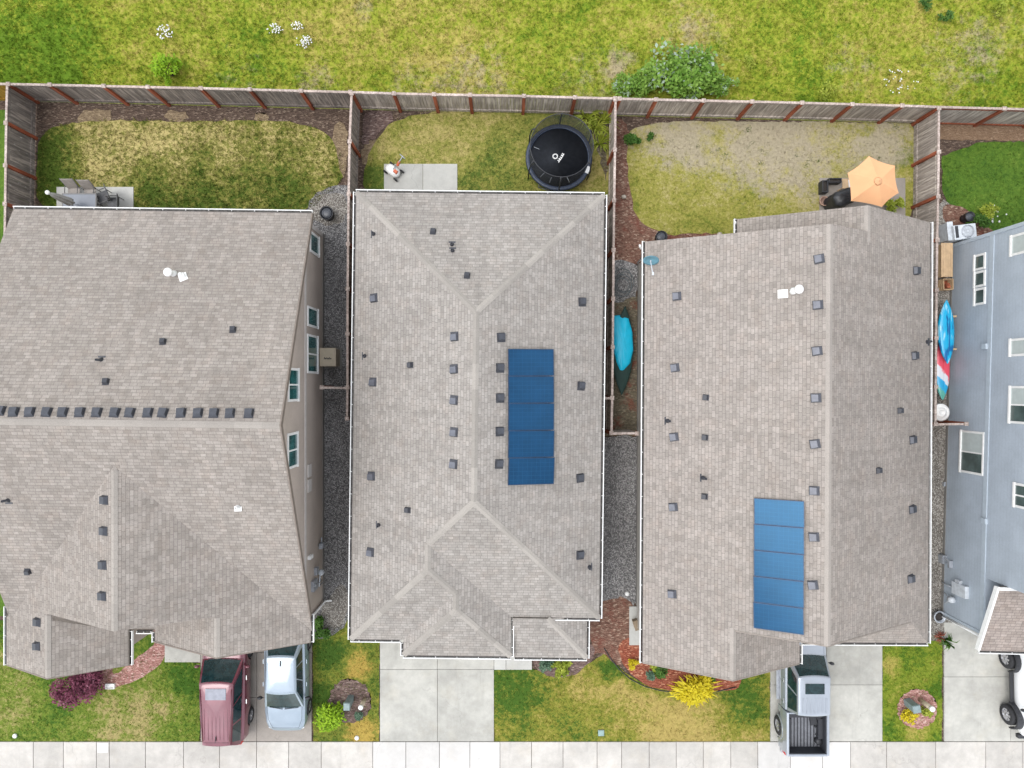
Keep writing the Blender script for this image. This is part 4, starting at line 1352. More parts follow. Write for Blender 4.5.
def fence(label, pts, face, wood='fence_dark', skip_posts=(), base_rail=False, h=FH, post='fence_post', cap='fence_cap', group=None):
    """pts: pixel places of the post caps (at height h); face: ground direction the posts stand on"""
    W = [P(x, y, h) for x, y in pts]
    c = sum(W, Vector()) / len(W)
    t = thing('fence', label, 'fence', (c.x, c.y, 0), group)
    face = Vector((face[0], face[1], 0))
    for i in range(len(W) - 1):
        a, b = W[i].copy(), W[i + 1].copy()
        a.z = b.z = 0
        d = b - a
        L = d.length
        d.normalize()
        nrm = Vector((-d.y, d.x, 0))
        if nrm.dot(face) < 0: nrm = -nrm
        ang = math.atan2(d.y, d.x)
        m = MB()
        n = max(1, int(round(L / 0.142)))
        for k in range(n):
            p = a + d * (L * (k + .5) / n) - nrm * (0.03 + RND.uniform(-.004, .004))
            hh = h - 0.06
            m.box(p + Vector((0, 0, hh / 2 + .02)), (L / n - 0.007, 0.02, hh), Matrix.Rotation(ang, 3, 'Z') @ Matrix.Rotation(RND.uniform(-.006, .006), 3, 'Y'), 0)
        bp = m.build('board_panel', M[wood], t)
        for z in ((0.28, h - 0.16) if not base_rail else (0.12, h - .16)):
            r = MB()
            r.box((a + b) / 2 + nrm * 0.0 + Vector((0, 0, z)), (L - .08, 0.04, 0.09), ang)
            r.build('rail', M[wood if not base_rail else post], bp)
        r = MB()
        r.box((a + b) / 2 + Vector((0, 0, h - 0.015)), (L - .006, 0.09, 0.036), ang)
        r.build('cap_rail', M[cap], t)
    for i, p in enumerate(W):
        if i in skip_posts: continue
        d = (W[min(i + 1, len(W) - 1)] - W[max(i - 1, 0)]); ang = math.atan2(d.y, d.x)
        m = MB()
        q = Vector((p.x, p.y, 0)) + face * 0.03
        m.box(q + Vector((0, 0, (h - .03) / 2)), (0.13, 0.10, h - .03), ang)
        po = m.build('post', M[post], t)
        m = MB()
        m.box(Vector((p.x, p.y, h + .025)) + face * .01, (0.16, 0.16, 0.045), ang)
        m.box(Vector((p.x, p.y, h + .06)) + face * .01, (0.15, 0.15, 0.03), ang, taper=.4)
        m.build('post_cap', M[cap], po)
    return t


fence('long dark cedar fence along the back of the gold and green lawn', [(8.5, 84), (50, 84.8), (104, 86), (148, 87), (201, 88.2), (250, 89.4), (301, 90.8), (350.5, 92)], (0, -1))
fence('grey cedar fence with rust red posts behind the trampoline', [(352.5, 92), (394, 93.4), (434, 94.3), (470, 95), (524, 96), (575, 97.4), (615, 98.4)], (0, -1), 'fence_grey', skip_posts=(0,))
fence('pale grey cedar fence behind the dry lawn and orange parasol', [(619.5, 98.6), (656, 99.5), (703.5, 100.6), (752, 101.6), (802, 102.8), (852, 104.2), (902, 105.6), (938, 106.8)], (0, -1), 'fence_grey', skip_posts=(7,))
fence('grey fence with a reddish bottom rail behind the lush lawn', [(940.5, 107), (1004, 108.6), (1056, 110), (1110, 111.5)], (0, -1), 'fence_grey', skip_posts=(0,), base_rail=True)
fence('dark side fence at the left border of the gold and green lawn', [(7, 85), (6, 123), (5.5, 165.5), (5, 204), (4.5, 245), (4, 290), (3, 330)], (1, 0), skip_posts=(0,))
fence('narrow fence between the taupe house and the hip roofed house', [(351.5, 93.5), (349.5, 141.6), (348.6, 194), (348, 244), (347.6, 289), (347.4, 334), (347.4, 387.5), (347, 418.5)], (1, 0))
fence('fence beside the trampoline and the covered canoe', [(615.5, 99.8), (615, 150), (614.2, 200.5), (613.6, 250), (613.2, 298.5), (612.8, 347), (612.2, 398), (611.5, 433)], (-1, 0), 'fence_grey')
fence('grey fence right of the orange parasol, ending by the white barrel', [(939, 108.2), (938.7, 152), (938.2, 196.6), (937.2, 240), (936.6, 290), (936.2, 338), (935.8, 387), (935.5, 424)], (-1, 0), 'fence_grey')
fence('short cross fence from the taupe wall to the narrow fence', [(322, 387.6), (347, 388)], (0, 1), skip_posts=(1,))
fence('short cross fence from the hip roofed house to the fence by the canoe', [(600, 398), (611.6, 398.4)], (0, 1), 'fence_grey', skip_posts=(1,))
fence('short brown cross fence below the covered canoe', [(612.2, 433.6), (637, 433.2)], (0, -1), 'fence_grey', skip_posts=(0,))
fence('short rust brown cross fence beside the white barrel', [(936.5, 424.4), (966, 424)], (0, 1), 'fence_post', skip_posts=(0,))
fence('new honey coloured fence of the neighbour in the upper left corner', [(-150, 80), (-100, 81.5), (-50, 82.5), (6.5, 84)], (0, -1), 'fence_new', skip_posts=(3,))

# ------------------------------------------------------------------ vehicles


def root_at(name, label, cat, loc, rotz=0.0, group=None):
    t = thing(name, label, cat, loc, group)
    t.rotation_euler = (0, 0, rotz)
    WORLD[t.name] = Matrix.Translation(Vector(loc)) @ Matrix.Rotation(rotz, 4, 'Z')
    return t


def lpart(b, name, mats, parent, root, bevel=0.0, sharp=None, sub=0):
    me = b.data(name, mats)
    o = link_mesh(name, me, parent, WORLD[root.name])
    if sharp: me.set_sharp_from_angle(angle=math.radians(sharp))
    if bevel:
        md = o.modifiers.new('bevel', 'BEVEL'); md.width = bevel; md.segments = 2; md.limit_method = 'ANGLE'
    if sub:
        md = o.modifiers.new('subsurf', 'SUBSURF'); md.levels = sub; md.render_levels = sub
    return o


def carve(o, cyls):
    """cut wheel arches (x, y, z, radius, depth) out of the body mesh"""
    tmp = []
    for x, y, z, r, dep in cyls:
        b = MB()
        b.tube([(x - dep / 2, y, z), (x + dep / 2, y, z)], r, 28)
        me = b.data('cut', [])
        c = bpy.data.objects.new('cut', me); COL.objects.link(c)
        c.matrix_world = o.matrix_world.copy()
        tmp.append(c)
    bpy.context.view_layer.update()
    for c in tmp:
        c.matrix_world = o.matrix_world.copy()
        md = o.modifiers.new('arch', 'BOOLEAN'); md.operation = 'DIFFERENCE'; md.object = c; md.solver = 'EXACT'
    bpy.context.view_layer.update()
    dg = bpy.context.evaluated_depsgraph_get()
    me = bpy.data.meshes.new_from_object(o.evaluated_get(dg), depsgraph=dg)
    o.modifiers.clear()
    o.data = me
    me.set_sharp_from_angle(angle=math.radians(32))
    for c in tmp:
        m_ = c.data
        bpy.data.objects.remove(c); bpy.data.meshes.remove(m_)


def body_loft(st):
    """stations: (y, half width, top z, bottom z)"""
    b = MB()
    rings = []
    for y, w, zt_, zb_ in st:
        h = zt_ - zb_
        half = [(0.0, zb_), (.80 * w, zb_), (.94 * w, zb_ + .06 * h), (.99 * w, zb_ + .25 * h), (w, zb_ + .5 * h), (.985 * w, zb_ + .72 * h), (.945 * w, zb_ + .90 * h), (.87 * w, zb_ + .975 * h), (.72 * w, zt_ + .008), (.4 * w, zt_ + .022), (0, zt_ + .028)]
        ring = [Vector((x, y, z)) for x, z in half] + [Vector((-x, y, z)) for x, z in reversed(half[1:-1])]
        rings.append(ring)
    # refine along the length with smooth interpolation
    out = []
    for i in range(len(rings) - 1):
        p0 = rings[max(i - 1, 0)]; p1 = rings[i]; p2 = rings[i + 1]; p3 = rings[min(i + 2, len(rings) - 1)]
        for k in range(3):
            t = k / 3
            out.append([a.lerp(c, t) + (0.0 * a) if True else None for a, c in zip(p1, p2)])
    out.append(rings[-1])
    b.ring_mesh(out, smooth=True)
    return b


def cabin(b, bl, tp, crown=0.03, n=8):
    """greenhouse: bl / tp = (y rear, y front, half width rear, half width front, z rear, z front) of belt and roof edge; rounded crown"""
    def pt(spec, u, v):      # u across -1..1, v along 0..1
        y0, y1, w0, w1, z0_, z1_ = spec
        return Vector((u * (w0 + (w1 - w0) * v), y0 + (y1 - y0) * v, z0_ + (z1_ - z0_) * v))
    per = [(-1 + 2 * k / n, 1.0) for k in range(n)] + [(1, 1 - k / n) for k in range(n)] + [(1 - 2 * k / n, 0.0) for k in range(n)] + [(-1, k / n) for k in range(n)]
    bow = lambda u, v: 0.06 * (1 - u * u)
    rings = []
    for lev in (0, 0.5, 1.0):
        r = []
        for u, v in per:
            p = pt(bl, u, v).lerp(pt(tp, u, v), lev)
            if v == 1.0: p.y += bow(u, v) * 1.2
            if v == 0.0: p.y -= bow(u, v) * .8
            r.append(p)
        rings.append(r)
    c0 = sum(rings[-1], Vector()) / len(rings[-1])
    for s, dz in ((.96, .022), (.86, .035), (.5, .045), (.12, .05)):
        r = []
        for p in rings[2]:
            q = c0 + (p - c0) * s
            q.z = p.z + dz * crown / 0.045 * 1.0
            r.append(q)
        rings.append(r)
    b.ring_mesh([list(reversed(r)) for r in rings], (False, True), smooth=True)


def pane_on(bl, tp, side, s0, s1, l0, l1, off=0.006, bow=0.06, n=6):
    """a glass pane on one side of the greenhouse between belt (0) and roof (1)"""
    def pt(spec, u, v):
        y0, y1, w0, w1, z0_, z1_ = spec
        return Vector((u * (w0 + (w1 - w0) * v), y0 + (y1 - y0) * v, z0_ + (z1_ - z0_) * v))
    b = MB()
    grid = []
    for j in range(4):
        lev = l0 + (l1 - l0) * j / 3
        row = []
        for i in range(n + 1):
            s = s0 + (s1 - s0) * i / n
            if side in 'FB':
                u, v = -1 + 2 * s, 1.0 if side == 'F' else 0.0
                sh = 1.0
                p = pt(bl, u, v).lerp(pt(tp, u, v), lev)
                p.y += (0.06 * (1 - u * u)) * (1.2 if side == 'F' else -.8)
                o = Vector((0, 1 if side == 'F' else -1, .7)).normalized()
            else:
                u, v = (1 if side == 'R' else -1), s
                p = pt(bl, u, v).lerp(pt(tp, u, v), lev)
                o = Vector((u, 0, .3)).normalized()
            row.append(p + o * off)
        grid.append(row)
    vs = [p for r in grid for p in r]
    k = n + 1
    fs = []
    for j in range(3):
        for i in range(n):
            f = (j * k + i, j * k + i + 1, (j + 1) * k + i + 1, (j + 1) * k + i)
            if side in 'BR': pass
            fs.append(f if side in 'BR' else tuple(reversed(f)))
    b.mesh(vs, fs, smooth=True)
    return b


def wheel(root, x, y, r, w, side, rim='rim', parent=None, spokes=5):
    t = MB()
    s = side
    prof = [(r * .62, -w / 2), (r * .9, -w / 2), (r * .985, -w * .38), (r, -w * .2), (r, w * .2), (r * .985, w * .38), (r * .9, w / 2), (r * .62, w / 2)]
    rings = [[Vector((x + zz, y + rr * math.cos(k * .1963), r + rr * math.sin(k * .1963))) for k in range(32)] for rr, zz in prof]
    t.ring_mesh(rings, (False, False))
    wh = MB()
    o = x + s * w * .36
    wh.ring_mesh([[Vector((xx, y + rr * math.cos(k * .1963), r + rr * math.sin(k * .1963))) for k in range(32)] for rr, xx in ((r * .05, o - s * .05), (r * .5, o - s * .06), (r * .6, o), (r * .66, o + s * .02), (r * .66, o - s * .06))], (True, False))
    for k in range(spokes):
        a = k * 6.28318 / spokes
        d = Vector((0, math.cos(a), math.sin(a)))
        rot = Matrix.Rotation(a, 3, 'X')
        wh.box(Vector((o + s * .0, y, r)) + d * r * .33, (0.05, r * .56, r * .2), rot)
    wh.tube([(o - s * .03, y, r), (o + s * .03, y, r)], r * .16, 12)
    ty = lpart(t, 'wheel', M['rubber'], root, root)
    lpart(wh, 'rim', M[rim], ty, root)
    return ty


def mirror(root, x, y, z, side, mat):
    b = MB()
    b.lathe((x + side * .13, y, z), [(.02, -.09), (.09, -.07), (.11, 0), (.09, .07), (.02, .09)], 10, sx=1.0, sy=.55)
    b.tube([(x, y + .02, z - .04), (x + side * .1, y, z - .02)], .025, 6)
    lpart(b, 'wing_mirror', M[mat], root, root)


from mathutils.bvhtree import BVHTree


def seam(root, body, runs, r=.007):
    """shut lines laid on the body panels: runs of (x, y) seen from above, or ('side', s, [(y, z)...])"""
    me = body.data
    bv = BVHTree.FromPolygons([v.co[:] for v in me.vertices], [p.vertices[:] for p in me.polygons])
    for run in runs:
        side = run[0] == 'side'
        src = run[2] if side else run
        pts = []
        for a, c in zip(src[:-1], src[1:]):
            for k in range(9):
                u = a[0] + (c[0] - a[0]) * k / 8; v = a[1] + (c[1] - a[1]) * k / 8
                if side: h = bv.ray_cast(Vector((run[1] * 3, u, v)), Vector((-run[1], 0, 0)))
                else: h = bv.ray_cast(Vector((u, v, 5)), Vector((0, 0, -1)))
                if h[0] is not None: pts.append(h[0])
        if len(pts) > 3:
            b = MB(); b.tube(pts, r, 5); lpart(b, 'panel_gap', M['black_plastic'], body, root)


# --- red people carrier: nose towards the garage
car = root_at('car', 'faded red people carrier with a sunroof parked nose in on the driveway', 'car', (-11.88, -12.72, 0.015), 0.0, 'cars parked on the driveways')
b = body_loft([(-2.42, .50, .85, .5), (-2.36, .72, 1.02, .34), (-2.14, .89, 1.06, .28), (-1.5, .945, 1.08, .24), (0, .95, 1.06, .24), (.8, .95, 1.04, .24), (1.3, .945, 1.0, .24), (1.9, .91, .93, .25), (2.2, .84, .84, .28), (2.36, .7, .72, .32), (2.42, .55, .6, .4)])
bl = (-2.3, 1.25, .78, .86, 1.05, 1.02); tp = (-2.02, .5, .58, .70, 1.68, 1.71)
cabin(b, bl, tp, .05)
bo = lpart(b, 'body', M['paint_red'], car, car)
arcs = [(s * .9, y, .35, .41, .5) for s in (-1, 1) for y in (-1.42, 1.42)]
carve(bo, arcs)
lpart(pane_on(bl, tp, 'F', .05, .95, .06, .97), 'windscreen', M['car_glass'], car, car)
lpart(pane_on(bl, tp, 'B', .08, .92, .2, .9), 'rear_window', M['car_glass'], car, car)
for sd in 'LR':
    for s0, s1 in ((.05, .3), (.325, .6), (.625, .93)):
        lpart(pane_on(bl, tp, sd, s0, s1, .1, .88), 'side_window', M['car_glass'], car, car)
b = MB(); b.box((0, .1, 1.768), (.84, .46, .016)); lpart(b, 'sunroof', plain('sunroof_glass', (.22, .23, .27), .12), car, car, .005)
seam(car, bo, [[(-.78, 1.3), (-.74, 1.9), (-.6, 2.3)], [(.78, 1.3), (.74, 1.9), (.6, 2.3)], [(-.52, -1.9), (.52, -1.9)]] + [('side', s, [(y, .98), (y, .36)]) for s in (-1, 1) for y in (-.85, .12, 1.05)])
for s in (-1, 1):
    b = MB(); b.tube([(s * .55, -1.85, 1.72), (s * .61, -.8, 1.77), (s * .645, .3, 1.755)], .022, 6); lpart(b, 'roof_rail', M['paint_red'], car, car)
    mirror(car, s * .93, .98, 1.1, s, 'paint_red')
    for y in (-1.42, 1.42): wheel(car, s * .84, y, .34, .22, s)
    b = MB(); b.box((s * .70, -2.25, .95), (.18, .12, .26)); lpart(b, 'taillight', M['red_lens'], car, car, .02)
    b = MB(); b.box((s * .68, 2.2, .74), (.3, .16, .12)); lpart(b, 'headlight', M['clear_lens'], car, car, .03)
    for y in (-.55, .45):
        b = MB(); b.box((s * .955, y, .94), (.03, .18, .035)); lpart(b, 'door_handle', M['chrome'], car, car)
b = MB()
for k in range(-3, 4): b.box((k * .16, -1.15, 1.747), (.010, 1.3, .012))
lpart(b, 'roof_rib', M['paint_red'], car, car)
b = MB(); b.box((0, -1.72, 1.765), (.04, .2, .03), taper=.4); b.tube([(0, -1.7, 1.77), (0, -1.88, 1.82)], .01, 6); lpart(b, 'antenna', M['black_plastic'], car, car)
b = MB(); b.tube([(-.6, 1.26, 1.06), (-.05, 1.3, 1.075)], .018, 6); b.tube([(.08, 1.28, 1.08), (.62, 1.24, 1.06)], .018, 6); lpart(b, 'wiper', M['black_plastic'], car, car)

# --- ice blue saloon: nose towards the street
car = root_at('car', 'ice blue saloon car facing the street beside the red people carrier', 'car', (-9.33, -12.38, 0.015), math.pi, 'cars parked on the driveways')
b = body_loft([(-2.3, .62, .88, .45), (-2.24, .78, 1.0, .32), (-2.0, .86, 1.04, .22), (-1.4, .90, 1.02, .2), (0, .91, .96, .2), (.8, .905, .95, .2), (1.35, .895, .91, .2), (1.85, .86, .82, .22), (2.1, .78, .74, .24), (2.26, .64, .64, .3), (2.31, .48, .54, .38)])
bl = (-1.75, 1.12, .78, .81, 1.0, .93); tp = (-1.15, .32, .60, .64, 1.40, 1.43)
cabin(b, bl, tp, .05)
bo = lpart(b, 'body', M['paint_blue'], car, car)
carve(bo, [(s * .86, y, .33, .39, .5) for s in (-1, 1) for y in (-1.38, 1.36)])
lpart(pane_on(bl, tp, 'F', .05, .95, .05, .97), 'windscreen', M['car_glass'], car, car)
lpart(pane_on(bl, tp, 'B', .06, .94, .05, .96), 'rear_window', M['car_glass'], car, car)
for sd in 'LR':
    for s0, s1 in ((.1, .3), (.32, .6), (.625, .92)):
        lpart(pane_on(bl, tp, sd, s0, s1, .08, .9), 'side_window', M['car_glass'], car, car)
seam(car, bo, [[(-.74, 1.1), (-.7, 1.7), (-.55, 2.1), (.55, 2.1), (.7, 1.7), (.74, 1.1)], [(-.66, -1.8), (-.62, -2.2), (.62, -2.2), (.66, -1.8)]] + [('side', s, [(y, .9), (y, .32)]) for s in (-1, 1) for y in (-.95, 0, .95)])
for s in (-1, 1):
    mirror(car, s * .88, .72, 1.0, s, 'black_plastic')
    for y in (-1.38, 1.36): wheel(car, s * .81, y, .32, .21, s)
    b = MB(); b.box((s * .62, 2.12, .62), (.26, .16, .09), -s * .35); lpart(b, 'headlight', M['clear_lens'], car, car, .03)
    b = MB(); b.box((s * .68, -2.2, .86), (.3, .1, .16)); lpart(b, 'taillight', M['red_lens'], car, car, .02)
    for y in (-.75, .2):
        b = MB(); b.box((s * .915, y, .86), (.03, .18, .03)); lpart(b, 'door_handle', M['paint_blue'], car, car)
b = MB(); b.box((0, -.9, 1.485), (.045, .22, .03), taper=.4); lpart(b, 'antenna', M['black_plastic'], car, car)
b = MB(); b.tube([(-.6, 1.14, .965), (-.02, 1.2, .985)], .016, 6); b.tube([(.06, 1.2, .985), (.62, 1.12, .965)], .016, 6); lpart(b, 'wiper', M['black_plastic'], car, car)

# --- silver pickup: nose towards the garage
car = root_at('pickup_truck', 'silver pickup truck with an open grey bed parked nose in', 'pickup truck', (12.47, -12.68, 0.015), 0.0, 'cars parked on the driveways')
b = body_loft([(-.88, .95, 1.14, .45), (-.86, .975, 1.16, .42), (0, .98, 1.16, .40), (.9, .98, 1.17, .40), (1.25, .975, 1.16, .40), (1.5, .97, 1.14, .42), (2.2, .95, 1.1, .45), (2.55, .90, 1.02, .48), (2.68, .8, .9, .52), (2.72, .66, .8, .58)])
bl = (-.86, 1.42, .89, .87, 1.15, 1.15); tp = (-.74, .80, .70, .71, 1.87, 1.88)
cabin(b, bl, tp, .05)
bo = lpart(b, 'body', M['paint_silver'], car, car)
carve(bo, [(s * .94, 1.75, .39, .47, .5) for s in (-1, 1)])
lpart(pane_on(bl, tp, 'F', .05, .95, .05, .97), 'windscreen', M['car_glass'], car, car)
lpart(pane_on(bl, tp, 'B', .08, .92, .15, .9), 'rear_window', M['car_glass'], car, car)
for sd in 'LR':
    for s0, s1 in ((.06, .46), (.5, .9)):
        lpart(pane_on(bl, tp, sd, s0, s1, .08, .88), 'side_window', M['car_glass'], car, car)
b = MB(); b.box((0, .36, 1.938), (.84, .42, .018)); lpart(b, 'sunroof', M['car_glass'], car, car, .005)
seam(car, bo, [[(-.8, 1.45), (-.78, 2.3), (-.6, 2.62)], [(.8, 1.45), (.78, 2.3), (.6, 2.62)]] + [('side', s, [(y, 1.1), (y, .5)]) for s in (-1, 1) for y in (-.6, .25, 1.15)])
b = MB()
for k in range(-3, 4): b.box((k * .17, -.34, 1.93), (.05, .62, .014))
lpart(b, 'roof_rib', M['paint_silver'], car, car, .004)
bd = MB()
for s in (-1, 1):
    bd.ring_mesh([[Vector((s * .88, y, .62)), Vector((s * .97, y, .62)), Vector((s * .985, y, .95)), Vector((s * .955, y, 1.30)), Vector((s * .86, y, 1.32)), Vector((s * .84, y, 1.28))] for y in (-.9, -1.5, -2.1, -2.7)], smooth=False)
    bd.box((s * .93, -1.04, .52), (.09, .26, .22)); bd.box((s * .93, -2.52, .55), (.09, .36, .2))
bd.box((0, -.93, .96), (1.72, .06, .68))
bd.box((0, -2.69, .98), (1.76, .09, .62))
bd.box((0, -1.8, .66), (1.74, 1.76, .08))
bb = lpart(bd, 'truck_bed', M['paint_silver'], car, car, .012)
bl_ = MB()
bl_.box((0, -1.8, .712), (1.62, 1.68, .02))
for k in range(11): bl_.box((-.75 + k * .15, -1.85, .732), (.09, 1.5, .022), m=1)
for s in (-1, 1):
    bl_.box((s * .825, -1.8, .98), (.03, 1.7, .55)); bl_.box((s * .72, -1.75, .84), (.2, .85, .25))
bl_.box((0, -.985, .98), (1.6, .035, .55)); bl_.box((0, -2.63, .98), (1.6, .03, .55))
lpart(bl_, 'bed_liner', [plain('bed_liner', (.03, .032, .038), .6), plain('bed_floor', (.15, .155, .17), .6)], bb, car)
b = MB(); b.box((0, -1.12, .93), (1.56, .18, .34), taper=.95); lpart(b, 'front_bed_box', M['black_plastic'], bb, car, .01)  # dark box across the front of the bed
b = MB(); b.box((.45, -1.45, .8), (.28, .35, .14), .2); b.box((.66, -1.25, .85), (.2, .22, .2)); b.lathe((.66, -2.3, .74), [(.14, 0), (.15, .2), (.1, .24)], 12); b.tube([(.55, -1.7, .76), (.7, -1.9, .78), (.6, -2.1, .76)], .04, 6); lpart(b, 'gear', M['black_plastic'], bb, car)
b = MB(); b.box((0, -2.745, 1.0), (1.5, .03, .5)); b.box((0, -2.77, 1.14), (.3, .03, .08)); lpart(b, 'tailgate', M['paint_silver'], car, car, .01)
b = MB(); b.box((0, -2.82, .58), (1.86, .16, .2)); lpart(b, 'rear_bumper', M['steel_grey'], car, car, .03)
for s in (-1, 1):
    b = MB(); b.box((s * .93, -2.68, 1.0), (.1, .12, .36)); lpart(b, 'taillight', M['red_lens'], car, car, .02)
    b = MB(); b.box((s * .76, 2.58, .88), (.3, .16, .2)); lpart(b, 'headlight', M['clear_lens'], car, car, .03)
    mirror(car, s * .96, 1.12, 1.24, s, 'black_plastic')
    b = MB(); b.box((s * 1.0, .15, .46), (.14, 1.7, .06)); lpart(b, 'running_board', M['steel_grey'], car, car, .01)
    for y in (-.5, .35):
        b = MB(); b.box((s * .985, y, 1.04), (.035, .2, .04)); lpart(b, 'door_handle', M['chrome'], car, car)
    for y in (-1.86, 1.75): wheel(car, s * .875, y, .40, .27, s, spokes=6)
b = MB()
for s in (-1, 1):
    rings = []
    for k in range(13):
        a = math.pi * k / 12
        rings.append([Vector((s * xx, -1.86 + rr * math.cos(a), .42 + rr * math.sin(a))) for xx, rr in ((.95, .46), (1.005, .46), (1.0, .53), (.95, .53))])
    b.ring_mesh(rings, smooth=False)
lpart(b, 'fender_flare', M['paint_silver'], car, car)
car.scale = (.93, 1, 1); car.location.x += .09
# --- white off-roader at the right edge, nose to the street
car = root_at('off_road_car', 'white off roader with black wheel flares at the right edge', 'car', (22.45, -12.85, 0.015), math.pi + .02, 'cars parked on the driveways')
b = body_loft([(-1.85, .7, 1.2, .55), (-1.82, .78, 1.22, .5), (-1.0, .80, 1.22, .48), (0, .80, 1.2, .48), (.75, .79, 1.2, .48), (.85, .78, 1.18, .48), (1.75, .70, 1.12, .5), (1.9, .66, 1.05, .55)])
bl = (-1.8, .72, .76, .74, 1.2, 1.2); tp = (-1.72, .42, .70, .69, 1.82, 1.82)
cabin(b, bl, tp, .04)
bo = lpart(b, 'body', M['paint_white'], car, car)
carve(bo, [(s * .78, y, .42, .5, .5) for s in (-1, 1) for y in (-1.2, 1.2)])
lpart(pane_on(bl, tp, 'F', .05, .95, .05, .95), 'windscreen', M['car_glass'], car, car)
lpart(pane_on(bl, tp, 'B', .08, .92, .1, .9), 'rear_window', M['car_glass'], car, car)
for sd in 'LR':
    for s0, s1 in ((.06, .5), (.55, .95)):
        lpart(pane_on(bl, tp, sd, s0, s1, .08, .9), 'side_window', M['car_glass'], car, car)
for s in (-1, 1):
    for y in (-1.2, 1.2):
        wheel(car, s * .92, y, .42, .28, s, spokes=8)
        b = MB()
        rings = []
        for k in range(13):
            a = math.pi * k / 12
            rings.append([Vector((s * xx, y + rr * math.cos(a), .46 + rr * math.sin(a))) for xx, rr in ((.7, .5), (.98, .5), (.97, .56), (.7, .57))])
        b.ring_mesh(rings, smooth=False)
        lpart(b, 'wheel_flare', M['black_plastic'], car, car)
    b = MB(); b.box((s * .85, 0, .5), (.14, 1.3, .08)); lpart(b, 'side_step', M['black_plastic'], car, car, .01)
    mirror(car, s * .82, .62, 1.3, s, 'black_plastic')
    b = MB(); b.lathe((s * .45, 1.9, .92), [(.02, 0), (.1, .02)], 12); lpart(b, 'headlight', M['clear_lens'], car, car)
b = MB(); b.box((0, 2.02, .62), (1.5, .18, .2)); lpart(b, 'front_bumper', M['black_plastic'], car, car, .03)
b = MB(); b.lathe((0, -2.0, 1.0), [(.2, 0)], 12) if False else b.tube([(0, -1.86, 1.0), (0, -2.1, 1.0)], .4, 24); lpart(b, 'spare_wheel', M['rubber'], car, car)
# ------------------------------------------------------------------ garden objects
# trampoline
tc = P(559, 157.5, .75); tc.z = 0
tr = thing('trampoline', 'round black trampoline with a dark safety net on the green lawn', 'trampoline', tc)
b = MB(); b.lathe(tc, [(1.25, .74), (.6, .735), (.02, .73)], 48); b.build('jumping_mat', plain('mat_black', (.055, .064, .082), .7, var=.15), tr)
mat_ = tr.children[0]
WORLD_M = mat_
b = MB()
lc = P(555.3, 156.3, .75)
b.torus((lc.x, lc.y, .745), .095, .028, 24, 6)
for k, (dx, dy) in enumerate(((.14, -.19), (.19, -.12), (.24, -.05), (.29, .03), (.33, .1))):
    b.box((lc.x + dx, lc.y + dy, .747), (.1, .035 + .02 * (k % 2), .01), -.6)
    b.box((lc.x + dx + .02, lc.y + dy - .03, .748), (.03, .09, .01), -.6)
b.build('printed_mark', M['white'], mat_)
b = MB()
n = 72
rings = []
for k in range(n + 1):
    a = 6.28318 * k / n
    d = Vector((math.cos(a), math.sin(a), 0))
    pu = .012 * math.sin(a * 36)
    rings.append([tc + d * r + Vector((0, 0, z)) for r, z in ((1.22, .75), (1.25, .785 + pu), (1.33, .80 + pu), (1.4, .78 + pu), (1.42, .70), (1.3, .70))])
b.ring_mesh(rings, (False, False)); b.build('edge_pad', plain('pad_navy', (.03, .042, .07), .5, var=.3, scale=14), tr)
NETM = NT('safety_net')
NETM.color((.03, .034, .044))
tp_ = NETM.n('ShaderNodeBsdfTransparent'); mx_ = NETM.n('ShaderNodeMixShader'); mx_.inputs[0].default_value = .6
NETM.l(tp_.outputs[0], mx_.inputs[1]); NETM.l(NETM.b.outputs[0], mx_.inputs[2]); NETM.l(mx_.outputs[0], NETM.out.inputs['Surface'])
b = MB()
rings = [[tc + Vector((r * math.cos(k * .1309), r * math.sin(k * .1309), z + (.05 * math.cos(k * 1.047 * .75) if z > 2 else 0))) for k in range(48)] for r, z in ((1.26, .78), (1.27, 1.4), (1.27, 2.2))]
b.ring_mesh(rings, (False, False)); b.build('safety_net', NETM.done(.8), tr)
b = MB(); b.torus(tc + Vector((0, 0, 2.22)), 1.27, .018, 48, 6); b.build('net_hoop', M['black_plastic'], tr)
for k in range(6):
    a = .5 + k * 6.28318 / 6
    d = Vector((math.cos(a), math.sin(a), 0))
    b = MB(); b.tube([tc + d * 1.46 + Vector((0, 0, .1)), tc + d * 1.47 + Vector((0, 0, 1.2)), tc + d * 1.4 + Vector((0, 0, 1.95)), tc + d * 1.28 + Vector((0, 0, 2.24))], .03, 8)
    b.build('net_pole', M['black_plastic'], tr)
for k in range(3):
    a = .2 + k * 6.28318 / 3
    d0 = Vector((math.cos(a - .35), math.sin(a - .35), 0)); d1 = Vector((math.cos(a + .35), math.sin(a + .35), 0))
    b = MB(); b.tube([tc + d0 * 1.3 + Vector((0, 0, .68)), tc + d0 * 1.35 + Vector((0, 0, .05)), tc + d1 * 1.35 + Vector((0, 0, .05)), tc + d1 * 1.3 + Vector((0, 0, .68))], .028, 8)
    b.build('leg', M['steel_grey'], tr)
for a in (2.75, 3.95, 4.35, 5.1):
    b = MB(); d = Vector((math.cos(a), math.sin(a), 0)); b.tube([tc + d * 1.15 + Vector((0, 0, .78)), tc + d * .9 + Vector((0, 0, .76))], .013, 5); b.build('strap', M['unit_grey'], tr)
b = MB(); a = -.42; d = Vector((math.cos(a), math.sin(a), 0)); b.box(tc + d * 1.33 + Vector((0, 0, .815)), (.14, .3, .015), a); b.build('warning_tag', M['white'], tr)

